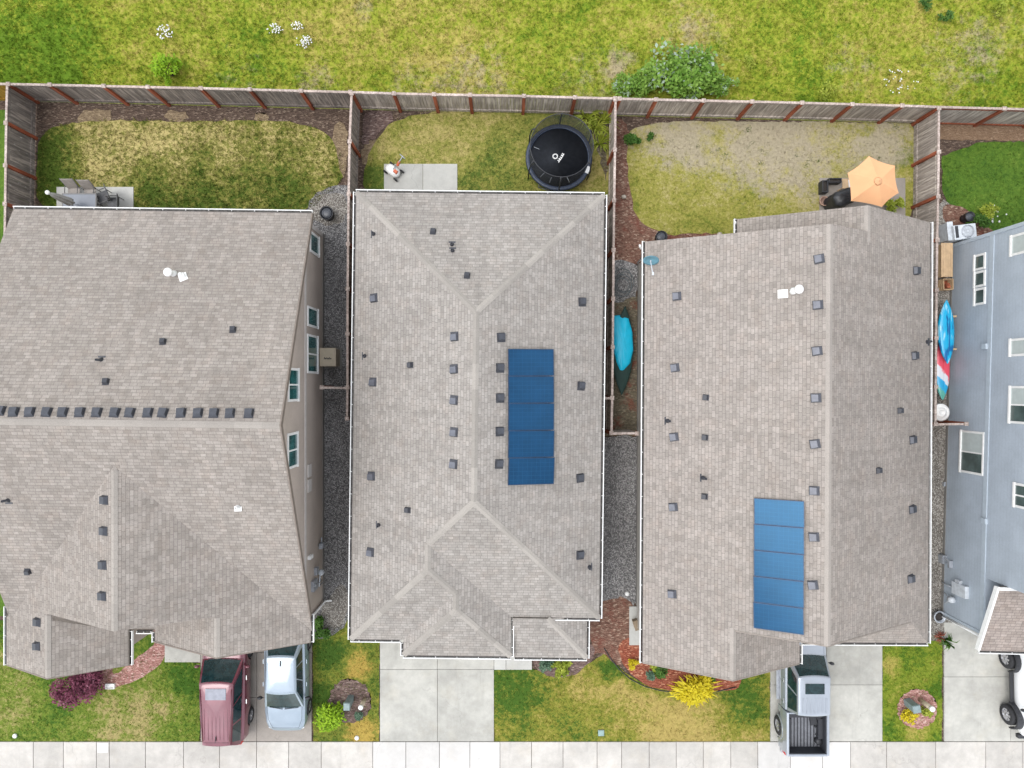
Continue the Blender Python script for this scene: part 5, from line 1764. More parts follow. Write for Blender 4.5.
# orange parasol
ap = P(878.6, 181, 2.58)
pz = 2.25
rim = [P(x, y, pz) for x, y in ((869, 156), (895, 165.7), (898.7, 193), (882, 207), (851, 201), (847.6, 173))]
pc = thing('parasol', 'orange six sided parasol open over the small patio', 'parasol', (ap.x, ap.y, 0))
b = MB()
rows = []
N = 8
for k in range(6):
    A, B = rim[k], rim[(k + 1) % 6]
    g_ = []
    for i in range(N + 1):
        s = i / N
        row = []
        for j in range(N + 1):
            t = j / N
            e = A.lerp(B, t)
            sag = 4 * t * (1 - t)
            e = e + (Vector((ap.x, ap.y, pz)) - e) * .05 * sag
            p = ap.lerp(e, s)
            p.z += .03 * math.sin(math.pi * s) - .02 * sag * s
            row.append(p)
        g_.append(row)
    vs = [p for r in g_ for p in r]
    K1 = N + 1
    b.mesh(vs, [(i * K1 + j, (i + 1) * K1 + j, (i + 1) * K1 + j + 1, i * K1 + j + 1) for i in range(N) for j in range(N)], smooth=True)
can = b.build('canopy', plain('orange_fabric', alb(248, 188, 138), .85, var=.03, scale=3), pc)
b = MB(); b.lathe((ap.x, ap.y, 2.57), [(.17, -.03), (.13, .0), (.08, .05), (.03, .07), (.02, .11), (.005, .12)], 12); b.build('vent_cap', M_or := plain('orange_cap', alb(248, 190, 142), .8), can)
b = MB(); b.tube([(ap.x, ap.y, .05), (ap.x, ap.y, 2.57)], .024, 10); b.build('pole', M['unit_tan'], pc)
b = MB(); b.lathe((ap.x, ap.y, .05), [(.26, 0), (.26, .06), (.1, .1), (.05, .3)], 20); b.build('base', M['black_plastic'], pc)
for k in range(6):
    b = MB(); b.tube([(ap.x, ap.y, 2.5), rim[k] + Vector((0, 0, -.03))], .01, 5); b.build('rib', M['unit_tan'], pc)

# barbecue under its black cover
q = P(843, 198, .9); q.z = .05
t = thing('barbecue', 'barbecue under a black cover beside the orange parasol', 'barbecue', q)
b = MB()
rings = []
for z, s in ((.08, 1.0), (.35, .97), (.7, .95), (.95, 1.0), (1.05, .9), (1.12, .55), (1.14, .1)):
    rings.append([q + Vector((.48 * s * math.copysign(abs(math.cos(a)) ** .6, math.cos(a)) + .02 * math.sin(5 * a + z * 9), .36 * s * math.copysign(abs(math.sin(a)) ** .6, math.sin(a)) + .02 * math.sin(7 * a + z * 6), z)) @ Matrix.Identity(3) if False else q + Matrix.Rotation(.35, 3, 'Z') @ Vector((.48 * s * math.copysign(abs(math.cos(a)) ** .6, math.cos(a)) + .015 * math.sin(5 * a + z * 9), .34 * s * math.copysign(abs(math.sin(a)) ** .6, math.sin(a)) + .015 * math.sin(7 * a + z * 6), z)) for a in [k * 6.28318 / 36 for k in range(36)]])
b.ring_mesh(rings, (False, True)); b.build('cover', plain('black_cover', (.018, .019, .022), .45, var=.3), t)
for sx in (-.35, .35):
    for sy in (-.22, .22):
        b = MB(); b.tube([q + Matrix.Rotation(.35, 3, 'Z') @ Vector((sx, sy, 0)), q + Matrix.Rotation(.35, 3, 'Z') @ Vector((sx, sy, .3))], .025, 8); b.build('leg', M['black_plastic'], t)
# two black trough planters at right angles


def trough(px, py, sx, sy, label):
    q = P(px, py, .4); q.z = .05
    t = thing('planter', label, 'planter', q, 'black trough planters on the small patio')
    b = MB()
    for ox, oy, ax, ay in ((sx / 2 - .02, 0, .04, sy), (-sx / 2 + .02, 0, .04, sy), (0, sy / 2 - .02, sx - .08, .04), (0, -sy / 2 + .02, sx - .08, .04)):
        b.box(q + Vector((ox, oy, .2)), (ax, ay, .4))
    b.box(q + Vector((0, 0, .02)), (sx - .06, sy - .06, .03))
    b.build('tub', M['black_plastic'], t, bevel=.01)
    b = MB(); b.box(q + Vector((0, 0, .18)), (sx - .09, sy - .09, .3)); b.build('soil', plain('potting_soil', (.03, .025, .022), .95, var=.5, scale=30), t)


trough(825, 186.5, .26, .52, 'black trough planter standing lengthwise on the left of the small patio')
trough(835, 180.5, .54, .2, 'black trough planter standing crosswise on the back edge of the small patio')
q = P(824.5, 201, .3); q.z = .05
t = thing('fire_bowl', 'round terracotta bowl on the corner of the small patio', 'bowl', q)
b = MB(); b.lathe(q, [(.1, 0), (.16, .08), (.2, .22), (.21, .26), (.18, .26), (.15, .14), (.02, .1)], 24); b.build('bowl', plain('terracotta', alb(170, 140, 125), .8), t)
b = MB(); b.torus(q + Vector((0, 0, .26)), .195, .018, 28, 6); b.build('lip', plain('terracotta_lip', alb(196, 160, 140), .8), t)
q = P(846, 184, .5); q.z = .05
t = thing('side_table', 'small brown side table with a white towel next to the black planters', 'table', q)
b = MB(); b.box(q + Vector((0, 0, .5)), (.36, .42, .04)); b.build('table_top', M['cedar'], t, bevel=.006)
for sx in (-.14, .14):
    for sy in (-.17, .17):
        b = MB(); b.box(q + Vector((sx, sy, .24)), (.04, .04, .48)); b.build('leg', M['cedar'], t)
q2 = q + Vector((.14, 0, .525))
b = MB(); b.box(q2, (.14, .32, .012), .1); b.box(q2 + Vector((.08, 0, -.1)), (.012, .32, .2), .1); tag(b.build('towel', M['white']), 'white towel hanging over the small brown side table', 'towel')

# patio set behind the taupe house
tcx, tcy, dz = -18.07, 7.72, .05
t = thing('patio_table', 'grey rectangular patio table behind the taupe house', 'table', (tcx, tcy, dz))
TG = plain('grey_table_glass', alb(128, 134, 144), .3, var=.04)
FR = plain('grey_frame', alb(120, 118, 116), .5)
b = MB(); b.box((tcx, tcy, dz + .72), (1.42, .84, .03)); b.build('table_top', TG, t, bevel=.01)
b = MB()
for sx, sy, ax, ay in ((0, .42, 1.46, .05), (0, -.42, 1.46, .05), (.71, 0, .05, .8), (-.71, 0, .05, .8)): b.box((tcx + sx, tcy + sy, dz + .72), (ax, ay, .05))
b.build('table_frame', FR, t)
for sx in (-.64, .64):
    for sy in (-.36, .36):
        b = MB(); b.box((tcx + sx, tcy + sy, dz + .35), (.05, .05, .7)); b.build('leg', FR, t)
t = thing('closed_parasol', 'closed silver parasol with a ball top standing in the patio table', 'parasol', (tcx - .1, tcy - .05, dz))
c0 = Vector((tcx - .1, tcy - .05, 0))
b = MB()
rings = [[c0 + Vector((r * (1 + .25 * math.cos(6 * a)) * math.cos(a), r * (1 + .25 * math.cos(6 * a)) * math.sin(a), z)) for a in [k * 6.28318 / 36 for k in range(36)]] for r, z in ((.13, 1.15), (.14, 1.3), (.12, 1.8), (.08, 2.3), (.03, 2.55))]
b.ring_mesh(rings); b.build('folded_canopy', plain('silver_fabric', alb(190, 188, 182), .7), t)
b = MB(); b.tube([c0 + Vector((0, 0, dz)), c0 + Vector((0, 0, 2.58))], .02, 8); b.build('pole', M['unit_grey'], t)
b = MB(); b.lathe(c0 + Vector((0, 0, 2.58)), [(.02, 0), (.07, .03), (.09, .08), (.07, .13), (.01, .16)], 14); b.build('ball_finial', M['white'], t)
b = MB(); b.lathe(c0 + Vector((0, 0, dz)), [(.24, 0), (.24, .06), (.06, .1)], 20); b.build('base', M['black_plastic'], t)


def patio_chair(px, py, rz, label, col):
    q = P(px, py, .45); q.z = dz
    t = root_at('patio_chair', label, 'chair', q, rz, 'chairs around the patio table')
    fr = FR
    b = MB(); b.box((0, 0, .44), (.5, .5, .03)); lpart(b, 'seat', col, t, t, .008)
    b = MB(); b.box((0, .33, .72), (.5, .03, .58), Matrix.Rotation(math.radians(-24), 3, 'X')); lpart(b, 'backrest', col, t, t, .008)
    for s in (-1, 1):
        b = MB(); b.tube([(s * .27, -.25, .02), (s * .27, -.27, .62), (s * .27, .0, .64), (s * .27, .27, .63)], .018, 8); lpart(b, 'armrest', fr, t, t)
        b = MB(); b.tube([(s * .26, .2, .02), (s * .26, .24, .5), (s * .26, .46, 1.0)], .018, 8); lpart(b, 'back_leg', fr, t, t)
        b = MB(); b.tube([(s * .25, -.24, .02), (s * .25, -.24, .44)], .018, 8); lpart(b, 'front_leg', fr, t, t)
    return t


SL = plain('grey_sling', alb(168, 160, 152), .7)
SD = plain('dark_sling', alb(96, 96, 98), .7)
patio_chair(74.5, 193.5, 0, 'grey sling chair at the back of the patio table, nearest the closed parasol', SL)
patio_chair(90.5, 194.5, 0, 'grey sling chair at the back of the patio table, next to the dark chair', SL)
patio_chair(104, 197.5, -1.2, 'dark sling chair at the right end of the patio table', SD)
patio_chair(114, 203.5, -1.57, 'dark sling chair half under the eave, away from the patio table', SD)

# lawn mower on the middle patio
q = P(393, 171, .2); q.z = .05
t = root_at('lawn_mower', 'white and orange lawn mower on the concrete patio beside the trampoline lawn', 'lawn mower', q, math.radians(-38))
b = MB()
rings = []
for z, s in ((.12, 1.0), (.2, 1.02), (.28, .9), (.34, .6), (.36, .1)):
    rings.append([Vector((.33 * s * math.copysign(abs(math.cos(a)) ** .7, math.cos(a)), .21 * s * math.copysign(abs(math.sin(a)) ** .7, math.sin(a)), z)) for a in [k * 6.28318 / 28 for k in range(28)]])
b.ring_mesh(rings); lpart(b, 'deck', M['white'], t, t)
b = MB(); b.box((.16, .02, .36), (.2, .16, .1), taper=.8); lpart(b, 'motor_cover', plain('orange_plastic', alb(222, 112, 70), .5), t, t, .01)
for x in (-.26, .3):
    for y in (-.23, .23):
        b = MB(); b.tube([(x, y - .03, .1), (x, y + .03, .1)], .1, 16); lpart(b, 'wheel', M['rubber'], t, t)
b = MB()
for s in (-1, 1): b.tube([(.0, .05 + s * .06, .3), (.12, .3 + s * .05, .6), (.2, .62 + s * .02, .95)], .02, 8)
b.tube([(.05, .62, .96), (.34, .6, .96)], .022, 8)
lpart(b, 'handle', M['steel_grey'], t, t)
b = MB(); b.box((.14, .32, .63), (.1, .22, .1), Matrix.Rotation(.7, 3, 'X')); lpart(b, 'battery_box', bpy.data.materials['orange_plastic'], t, t, .01)


# dark round lidded tubs


def tub(px, py, label, r=.28, h=.45):
    q = P(px, py, h); q.z = 0
    t = thing('round_tub', label, 'tub', q, 'dark round tubs by the house corners')
    b = MB(); b.lathe(q, [(r * .85, 0), (r * .95, h * .5), (r, h), (r * 1.05, h), (r * 1.05, h + .03), (r * .92, h + .03), (r * .9, h - .06), (.02, h - .07)], 28)
    b.build('tub_wall', M['black_plastic'], t)
    b = MB(); b.lathe(q, [(r * .86, h - .03), (r * .7, h + .0), (r * .3, h + .015), (.01, h + .02)], 24); b.build('lid', plain('tub_lid', (.05, .055, .065), .35), t)
    b = MB(); b.torus(q + Vector((0, 0, h + .005)), r * .55, .012, 24, 5); b.build('lid_ring', M['vent_grey'], t)


tub(326.5, 213, 'dark round tub on the gravel at the back corner of the taupe house')
tub(661.5, 236.5, 'dark round tub on brown mulch behind the rosy grey roof', .24)
tub(970, 216.5, 'dark round tub beside the grey cooling unit', .2)

# tan unit beside the taupe house
q = P(327, 357, 1.0); q.z = 0
t = thing('outdoor_unit', 'tan outdoor power unit on the gravel beside the taupe house', 'power unit', q)
b = MB(); b.box(q + Vector((0, 0, .45)), (.66, .74, .78)); b.build('casing', M['unit_tan'], t, bevel=.05)
b = MB(); b.box(q + Vector((0, 0, .87)), (.7, .78, .06)); b.build('top_panel', M['unit_tan'], t, bevel=.025)
b = MB()
for k, (w_, h_) in enumerate(((.03, .09), (.05, .05), (.03, .08), (.05, .06), (.03, .09), (.05, .05))): b.box(q + Vector((-.14 + k * .055, -.05 - .015 * (k % 2), .903)), (w_, h_, .006), .2 * (k % 3 - 1))
b.build('lettering', M['black_plastic'], t)
b = MB(); b.box(q + Vector((0, 0, .03)), (.8, .9, .06)); b.build('plinth', M['foundation'], t)

# covered canoe
KZ = .12
t = thing('canoe', 'dark green canoe under a bright blue tarp between two houses', 'canoe', P(622.5, 350, .4) * 1.0)
ends = (P(625, 306.5, .5), P(621.5, 395, .5))
ax = ends[1] - ends[0]; LN = ax.length; ax.normalize(); sd = Vector((-ax.y, ax.x, 0))
cm = (ends[0] + ends[1]) / 2


def hull(cm, ax, sd, L, W, depth, z0, rise=.12, cap=True):
    b = MB(); rings = []
    for i in range(25):
        u = -1 + 2 * i / 24
        w = W / 2 * (1 - abs(u) ** 2.2) + .012
        d = depth * (1 - .5 * abs(u) ** 4)
        zt_ = z0 + depth + rise * abs(u) ** 3
        c = cm + ax * (u * L / 2); c.z = 0
        rings.append([c + sd * (w * math.cos(a)) + Vector((0, 0, zt_ + (d * math.sin(a) if math.sin(a) < 0 else (.05 * math.sin(a) if cap else -.0)))) for a in [k * 6.28318 / 20 for k in range(20)]])
    b.ring_mesh(rings)
    return b


hull(cm, ax, sd, LN, .86, .32, KZ).build('hull', plain('canoe_green', (.008, .03, .024), .75), t)
tar = [(613.2, 315.5), (621, 314.8), (629, 316.8), (633, 333), (633.7, 350), (630.8, 363), (624.5, 371), (620, 371.5), (616, 360), (613.5, 350), (612.2, 332)]
tz = .55
T_ = [P(x, y, tz) for x, y in tar]
tcn = sum(T_, Vector()) / len(T_)
b = MB()
rings = []
sub = []
for i in range(len(T_)):
    for k in range(4):
        p0, p1, p2, p3 = T_[i - 1], T_[i], T_[(i + 1) % len(T_)], T_[(i + 2) % len(T_)]
        s = k / 4
        sub.append(p1.lerp(p2, s))
for s, z in ((.02, .64), (.3, .635), (.6, .61), (.8, .58), (.93, .55), (1.0, .46), (1.0, .34)):
    rings.append([Vector((tcn.x + (p.x - tcn.x) * s, tcn.y + (p.y - tcn.y) * s, z + .02 * math.sin(i * 1.3 + s * 6) * s - (.25 * max(0, abs((p.y - tcn.y) / 1.3) - .6) * s if z < .6 else 0) * .2)) for i, p in enumerate(sub)])
b.ring_mesh(rings, (True, False))
tag(b.build('tarp', plain('cyan_tarp', (.002, .42, .62), .5, var=.06, scale=3)), 'bright blue tarp draped over the dark green canoe', 'tarp')
# hose coil
b = MB()
hc = P(623, 283, .05)
pts = []
for k in range(150):
    a = k * .19
    r = .36 + .1 * math.sin(a * .37) + .05 * math.sin(a * .83)
    pts.append(hc + Vector((r * math.cos(a) + .08 * math.sin(a * .21), r * 1.15 * math.sin(a) + .1 * math.cos(a * .17), .01 + .015 * (k // 33))))
b.tube(pts, .016, 6)
tag(b.build('garden_hose', plain('hose_grey', (.10, .115, .12), .5)), 'loosely coiled grey hose on gravel above the canoe', 'hose')

# kayaks by the blue grey house
kay = NT('kayak_blue')
tcn_ = kay.n('ShaderNodeTexCoord'); mp_ = kay.n('ShaderNodeMapping'); mp_.inputs['Scale'].default_value = (9, 1.1, 1)
kay.l(kay.pos(), mp_.inputs['Vector'])
f_ = kay.noise(1.0, 3, .5, mp_.outputs[0])
kay.color(kay.mix(kay.ramp(f_, .58, .66), kay.mix(kay.ramp(f_, .40, .48), (.005, .12, .32), (.01, .36, .6)), (.32, .6, .72)))
kay.done(.3)


def kayak(label, e0, e1, W, z0, mat, mats2=None):
    t = thing('kayak', label, 'kayak', ((e0 + e1) / 2))
    ax = e1 - e0; L = ax.length; ax.normalize(); sd = Vector((-ax.y, ax.x, 0))
    c = (e0 + e1) / 2
    b = MB(); rings = []
    for i in range(25):
        u = -1 + 2 * i / 24
        w = W / 2 * (1 - abs(u) ** 2.4) + .012
        cc = c + ax * (u * L / 2); cc.z = z0 + .08 * abs(u) ** 2
        rings.append([cc + sd * (w * math.cos(a)) + Vector((0, 0, .16 * (1 - abs(u) ** 3) * math.sin(a) + .05 * math.cos(2 * a) * .3)) for a in [k * 6.28318 / 18 for k in range(18)]])
    b.ring_mesh(rings); b.build('hull', mat, t)
    b = MB()
    b.tube([c + ax * (u * L * .46) + Vector((0, 0, z0 - c.z + .172 * (1 - abs(u) ** 3) + .08 * u * u + .0)) for u in (-1, -.6, -.2, .2, .6, 1)], .014, 6)
    b.build('keel', mat, t)
    return t


kayak('blue streaked kayak lying beside the blue grey wall, above the red and white one', P(946, 300, .95), P(947, 364, .95), .66, .9, kay.m)
tri = NT('kayak_tricolour')
sx_ = tri.n('ShaderNodeSeparateXYZ'); tri.l(tri.pos(), sx_.inputs[0])
fx_ = tri.math('ADD', sx_.outputs['Y'], tri.math('MULTIPLY', tri.math('SUBTRACT', tri.noise(2.5, 2), .5), .7))
fx_ = tri.math('ADD', fx_, tri.math('MULTIPLY', sx_.outputs['X'], 1.2))
y0_ = P(944, 372, .5); ref = y0_.y + 1.2 * y0_.x
c_ = tri.mix(tri.ramp(fx_, ref - .12, ref - .02), (.62, .64, .68), (.72, .08, .12))
c_ = tri.mix(tri.ramp(fx_, ref - .5, ref - .4), (.02, .34, .6), c_)
c_ = tri.mix(tri.ramp(fx_, ref - 1.0, ref - .9), (.10, .36, .30), c_)
tri.color(c_); tri.done(.3)
kayak('red, white and blue kayak lying by the blue grey wall near the white barrel', P(943, 338, .5), P(942.5, 400, .5), .64, .42, tri.m)
b = MB()
for y in (318, 350):
    for x in (940, 945): 
        q = P(x, y, 0)
        b.box(q + Vector((0, 0, .36)), (.07, .07, .72))
    b.box((P(940, y).lerp(P(945, y), .5)) + Vector((0, 0, .71)), (.28, .07, .05))
tag(b.build('kayak_rack', M['cedar']), 'low wooden rack under the blue streaked kayak', 'rack')

# wooden chest and crate
q = P(946.5, 260, .6); q.z = 0
t = thing('wooden_chest', 'long tan wooden chest against the blue grey wall', 'chest', q)
b = MB()
for k in range(5): b.box(q + Vector((-.2 + k * .1, 0, .62)), (.094, 1.44, .03))
lid = b.build('lid', M['cedar'], t)
b = MB(); b.box(q + Vector((0, 0, .3)), (.44, 1.36, .6)); b.build('body', M['cedar'], t)
b = MB(); b.box(q + Vector((0, -.3, .64)), (.48, .04, .015)); b.box(q + Vector((0, .3, .64)), (.48, .04, .015)); b.build('batten', M['cedar'], lid)
q = P(949, 284, .45); q.z = 0
t = thing('wooden_crate', 'small open wooden crate just below the long tan chest', 'crate', q)
b = MB()
for ox, oy, ax_, ay_ in ((.2, 0, .03, .46), (-.2, 0, .03, .46), (0, .22, .37, .03), (0, -.22, .37, .03)):
    for z in (.08, .22, .36): b.box(q + Vector((ox, oy, z)), (ax_, ay_, .11))
b.build('slatted_side', M['cedar'], t)
b = MB(); b.box(q + Vector((0, 0, .04)), (.36, .4, .03)); b.box(q + Vector((.05, -.05, .3)), (.14, .2, .1), .4); b.build('floor_board', M['fence_post'], t)
b = MB(); a_ = P(957.5, 281, .3); c_ = P(957.5, 318, .3); a_.z = .05; c_.z = .05
for s in (0, .1): b.tube([a_ + Vector((s, 0, 0)), c_ + Vector((s, 0, .0))], .018, 6)
b.tube([a_, a_ + Vector((.1, 0, 0))], .018, 6); b.tube([c_, c_ + Vector((.1, 0, 0))], .018, 6)
for v in b.v: pass
tag(b.build('trellis', plain('pinkish_pole', alb(214, 190, 180), .6)), 'thin pale trellis lying by the blue grey wall below the chest', 'trellis')
# white barrel
q = P(941, 412.5, 1.0); q.z = 0
t = thing('barrel', 'white round topped barrel at the end of the grey fence', 'barrel', q)
b = MB(); b.lathe(q, [(.28, 0), (.34, .2), (.35, .5), (.34, .85), (.30, .98)], 28); b.build('drum', M['white'], t)
b = MB(); b.lathe(q, [(.37, .95), (.37, 1.0), (.32, 1.03), (.28, 1.01), (.2, 1.03), (.19, 1.06), (.1, 1.075), (.09, 1.05), (.01, 1.06)], 28); b.build('lid', M['white'], t)
# cooling unit
q = P(964, 231.5, .8); q.z = 0
t = thing('cooling_unit', 'pale grey cooling unit at the back corner of the blue grey house', 'air conditioner', q)
b = MB(); b.box(q + Vector((.06, 0, .42)), (.95, .62, .76), .12); b.build('casing', M['unit_grey'], t, bevel=.03)
b = MB(); b.torus(q + Vector((.16, .02, .81)), .25, .02, 32, 6)
for r in (.08, .14, .2): b.torus(q + Vector((.16, .02, .81)), r, .006, 24, 4)
b.build('fan_grille', M['steel_grey'], t)
b = MB(); b.box(q + Vector((-.3, -.02, .81)), (.12, .5, .02), .12); b.build('vent_slot', M['black_plastic'], t)
q = P(949, 231, .5); q.z = 0
b = MB(); b.box(q + Vector((-.02, -.03, .3)), (.22, .75, .6), .1); b.box(q + Vector((-.02, -.03, .62)), (.26, .8, .04), .1); tag(b.build('utility_box', M['unit_grey'], bevel=.015), 'narrow pale grey box left of the cooling unit', 'utility box')
# pots and small things
q = P(940, 617, .3); q.z = 0
t = thing('plant_pot', 'round grey pot at the front corner of the blue grey house', 'pot', q)
b = MB(); b.lathe(q, [(.16, 0), (.24, .26), (.26, .28), (.26, .32), (.21, .32), (.19, .22), (.02, .2)], 24); b.build('pot', M['steel_grey'], t)
b = MB(); b.lathe(q, [(.19, .22), (.1, .25), (.01, .26)], 18); b.build('soil', bpy.data.materials['potting_soil'], t)


def pedestal(px, py, sx, sy, h, label, col, rz=0):
    q = P(px, py, h); q.z = 0
    t = thing('utility_pedestal', label, 'utility box', q)
    b = MB(); b.box(q + Vector((0, 0, h / 2)), (sx, sy, h), rz); b.build('body', col, t, bevel=.02)
    b = MB(); b.box(q + Vector((0, 0, h + .03)), (sx + .05, sy + .05, .06), rz, taper=.85); b.build('cover', col, t, bevel=.01)


GB = plain('grey_green_box', alb(140, 158, 158), .5)
pedestal(346.8, 706.5, .24, .3, .8, 'grey green utility box in the round dark mulch bed', GB)
pedestal(916.5, 709, .3, .3, .7, 'blue grey utility box in the round rosy mulch bed', GB, .2)


def post_cap(px, py, label, h=.9, r=.1):
    q = P(px, py, h); q.z = 0
    t = thing('garden_bollard', label, 'bollard', q, 'white capped posts in the round beds')
    b = MB(); b.tube([q, q + Vector((0, 0, h - .1))], r * .9, 16); b.build('post', M['unit_tan'], t)
    b = MB(); b.lathe(q, [(r, h - .12), (r * 1.05, h - .02), (r * .9, h + .01), (.01, h + .02)], 18); b.build('cap', M['white'], t)


post_cap(360.5, 708, 'white capped post beside the grey green box in the dark bed')
post_cap(933, 709.5, 'white capped post beside the blue grey box in the rosy bed', .95, .11)
b = MB(); q = P(601, 732.5); b.box(q + Vector((0, 0, .03)), (.26, .26, .06)); b.box(q + Vector((0, 0, .065)), (.2, .2, .012)); tag(b.build('valve_cover', plain('pale_blue_green_lid', alb(150, 176, 172), .6), bevel=.01), 'square blue green valve cover in the straw patched front lawn', 'valve cover')
b = MB(); q = P(103.5, 747); b.box(q + Vector((0, 0, .058)), (.46, .4, .014)); tag(b.build('meter_cover', M['white'], bevel=.005), 'square white meter cover set in the sidewalk', 'meter cover')
b = MB(); q = P(111, 685.5)
for ox, oy, ax_, ay_ in ((0, .1, .4, .03), (0, -.1, .4, .03), (-.19, 0, .03, .17), (.19, 0, .03, .17)): b.box(q + Vector((ox, oy, .06)), (ax_, ay_, .1))
b.box(q + Vector((0, 0, .035)), (.34, .17, .03)); tag(b.build('splash_block', M['white'], bevel=.004), 'white rimmed splash block at the tip of the rosy bed', 'splash block')
for px, py, lb in ((15.5, 735.5, 'white sprinkler cap on the front lawn near the left edge'), (627, 593.5, 'white cleanout cap on gravel left of the concrete pad'), (357, 737.5, 'tiny white sprinkler cap below the round dark bed')):
    q = P(px, py); b = MB(); b.lathe(q, [(.09, 0), (.1, .05), (.07, .09), (.01, .1)], 14); tag(b.build('sprinkler_cap', M['white']), lb, 'cap')
for px, py, lb in ((624, 196.5, 'pale round stone on the brown mulch beside the dry lawn'), (720, 234, 'pinkish stone behind the rosy grey roof'),):
    q = P(px, py, .1); b = MB(); b.lathe(q - Vector((0, 0, .1)), [(.08, 0), (.12, .06), (.08, .12), (.01, .14)], 9, sy=.8); tag(b.build('stone', plain('pale_stone', alb(196, 186, 172), .8)), lb, 'stone')
# low concrete-pad clutter: brown box
q = P(636.5, 625, .3); q.z = .05
b = MB(); b.box(q + Vector((0, 0, .15)), (.22, .4, .3), .3); b.box(q + Vector((0, 0, .315)), (.25, .43, .03), .3); tag(b.build('storage_box', plain('brown_box', alb(150, 132, 108), .8), bevel=.01), 'small brown box on the narrow concrete pad', 'box')
# dark wooden wheel chock / board edges near drive
# ------------------------------------------------------------------ plants


def leaves(b, c, rx, ry, h, n, ls, clumps=14, droop=.5, base=.1, flat=.5):
    cl = []
    for _ in range(clumps):
        a = RND.uniform(0, 6.283); r = RND.random() ** .5
        z = RND.uniform(.25, 1.0)
        k = math.sqrt(max(.12, 1 - (z - .45) ** 2 * 1.6))
        cl.append((c.x + rx * r * k * math.cos(a) * .85, c.y + ry * r * k * math.sin(a) * .85, base + h * z * (1 - .3 * r * r), RND.uniform(.18, .4), RND.uniform(-.25, .25)))
    for i in range(n):
        x, y, z, s, tone = RND.choice(cl)
        s2 = s * min(rx, ry)
        while True:
            d = Vector((RND.uniform(-1, 1), RND.uniform(-1, 1), RND.uniform(-1, 1)))
            if d.length < 1: break
        p = Vector((x + d.x * s2 * 1.3, y + d.y * s2 * 1.3, max(.03, z + d.z * s2 * .9)))
        nv = Vector((RND.gauss(0, flat), RND.gauss(0, flat), 1)).normalized()
        t = nv.cross(Vector((RND.gauss(0, 1), RND.gauss(0, 1), RND.gauss(0, .3)))).normalized()
        w = nv.cross(t)
        L = ls * RND.uniform(.6, 1.35)
        rn = min(1, max(0, .5 + tone + RND.uniform(-.35, .35)))
        tip = p + t * L - Vector((0, 0, L * droop * .3))
        b.mesh([p, p + t * L * .5 + w * L * .3, tip, p + t * L * .5 - w * L * .3], [(0, 1, 2, 3)], rn=rn)
    return cl


def shrub(name, label, cat, px, py, rx, ry, h, n, ls, mat, clumps=14, flat=.5, stem=True, top=.6):
    q = P(px, py, h * top); q.z = 0
    t = thing(name, label, cat, q)
    b = MB(); cl = leaves(b, q, rx, ry, h, n, ls, clumps, flat=flat); b.build('foliage', mat, t)
    if stem:
        b = MB()
        for c in cl:
            m = Vector((q.x + (c[0] - q.x) * .35, q.y + (c[1] - q.y) * .35, c[2] * .5))
            b.tube([(q.x + (c[0] - q.x) * .06, q.y + (c[1] - q.y) * .06, 0), m, c[:3]], [.02 * (1 + h * .3), .014, .006], 5)
        b.build('stem', M['bark'], t)
    return t


M['bark'] = plain('bark', (.10, .075, .055), .9, var=.3, scale=12)
LG = leaf_mat('bramble_green', alb(104, 150, 44), alb(172, 206, 96), alb(190, 208, 190))
LY = leaf_mat('lime_leaf', alb(130, 176, 22), alb(186, 222, 50))
LU = leaf_mat('burgundy_leaf', alb(118, 52, 76), alb(186, 112, 136), alb(190, 130, 150))
LYE = leaf_mat('golden_leaf', alb(226, 204, 20), alb(255, 240, 60))
LGD = leaf_mat('mid_green_leaf', alb(60, 104, 34), alb(110, 150, 62))
LGY = leaf_mat('yellow_green_leaf', alb(140, 160, 40), alb(206, 214, 90))
LBL = leaf_mat('blue_green_leaf', alb(84, 118, 92), alb(140, 168, 140))
shrub('bramble_bush', 'large leafy green bush growing beyond the back fence', 'bush', 680, 74, 1.75, 1.25, 1.1, 3000, .19, LG, 34, .7)
shrub('bramble_bush', 'low dark green scrub at the left foot of the large leafy bush', 'bush', 632, 84, .9, .6, .6, 1100, .13, LG, 22, .6)
shrub('bramble_bush', 'loose green scrub at the right end of the large leafy bush', 'bush', 720, 84, .9, .5, .6, 900, .12, LG, 20, .6)
shrub('sapling', 'bright lime sapling in the meadow above the back fence', 'sapling', 166, 68, .62, .55, 1.1, 700, .13, LY, 22)
for px, py, r, lb in ((748, 62, .3, 'small round weed in the meadow right of the large bush'), (946, 16, .28, 'small dark weed in the upper right meadow'), (826, 93, .5, 'green weed tuft against the back fence above the parasol lawn'), (1000, 8, .4, 'pale green weed in the top right corner of the meadow'), (925, 5, .3, 'dark green weed at the top edge of the meadow')):
    shrub('weed', lb, 'weed', px, py, r, r * .9, .35, 220, .1, LGD if 'dark' in lb else LGY, 8, .6, False)
shrub('maple_shrub', 'burgundy leaved shrub by the front corner of the taupe house', 'shrub', 74, 688, 1.15, .75, 1.2, 2300, .12, LU, 34, .7)
shrub('maple_shrub', 'smaller burgundy shrub tucked under the front eave', 'shrub', 88, 677, .55, .4, 1.0, 800, .09, LU, 14, .6)
shrub('lime_shrub', 'bright lime shrub at the edge of the round dark bed', 'shrub', 330, 718, .58, .62, .9, 1100, .13, LY, 24, .5)
shrub('golden_shrub', 'golden yellow shrub spreading over the red mulch edge', 'shrub', 694, 689, .85, .62, .9, 1500, .16, LYE, 26, .55)
shrub('golden_shrub', 'small round golden shrub at the roof corner in red mulch', 'shrub', 634, 663, .27, .26, .4, 420, .07, LYE, 10, .6, False)
shrub('golden_shrub', 'golden shrub in the round rosy bed', 'shrub', 908, 716, .38, .32, .5, 500, .09, LYE, 12, .6)
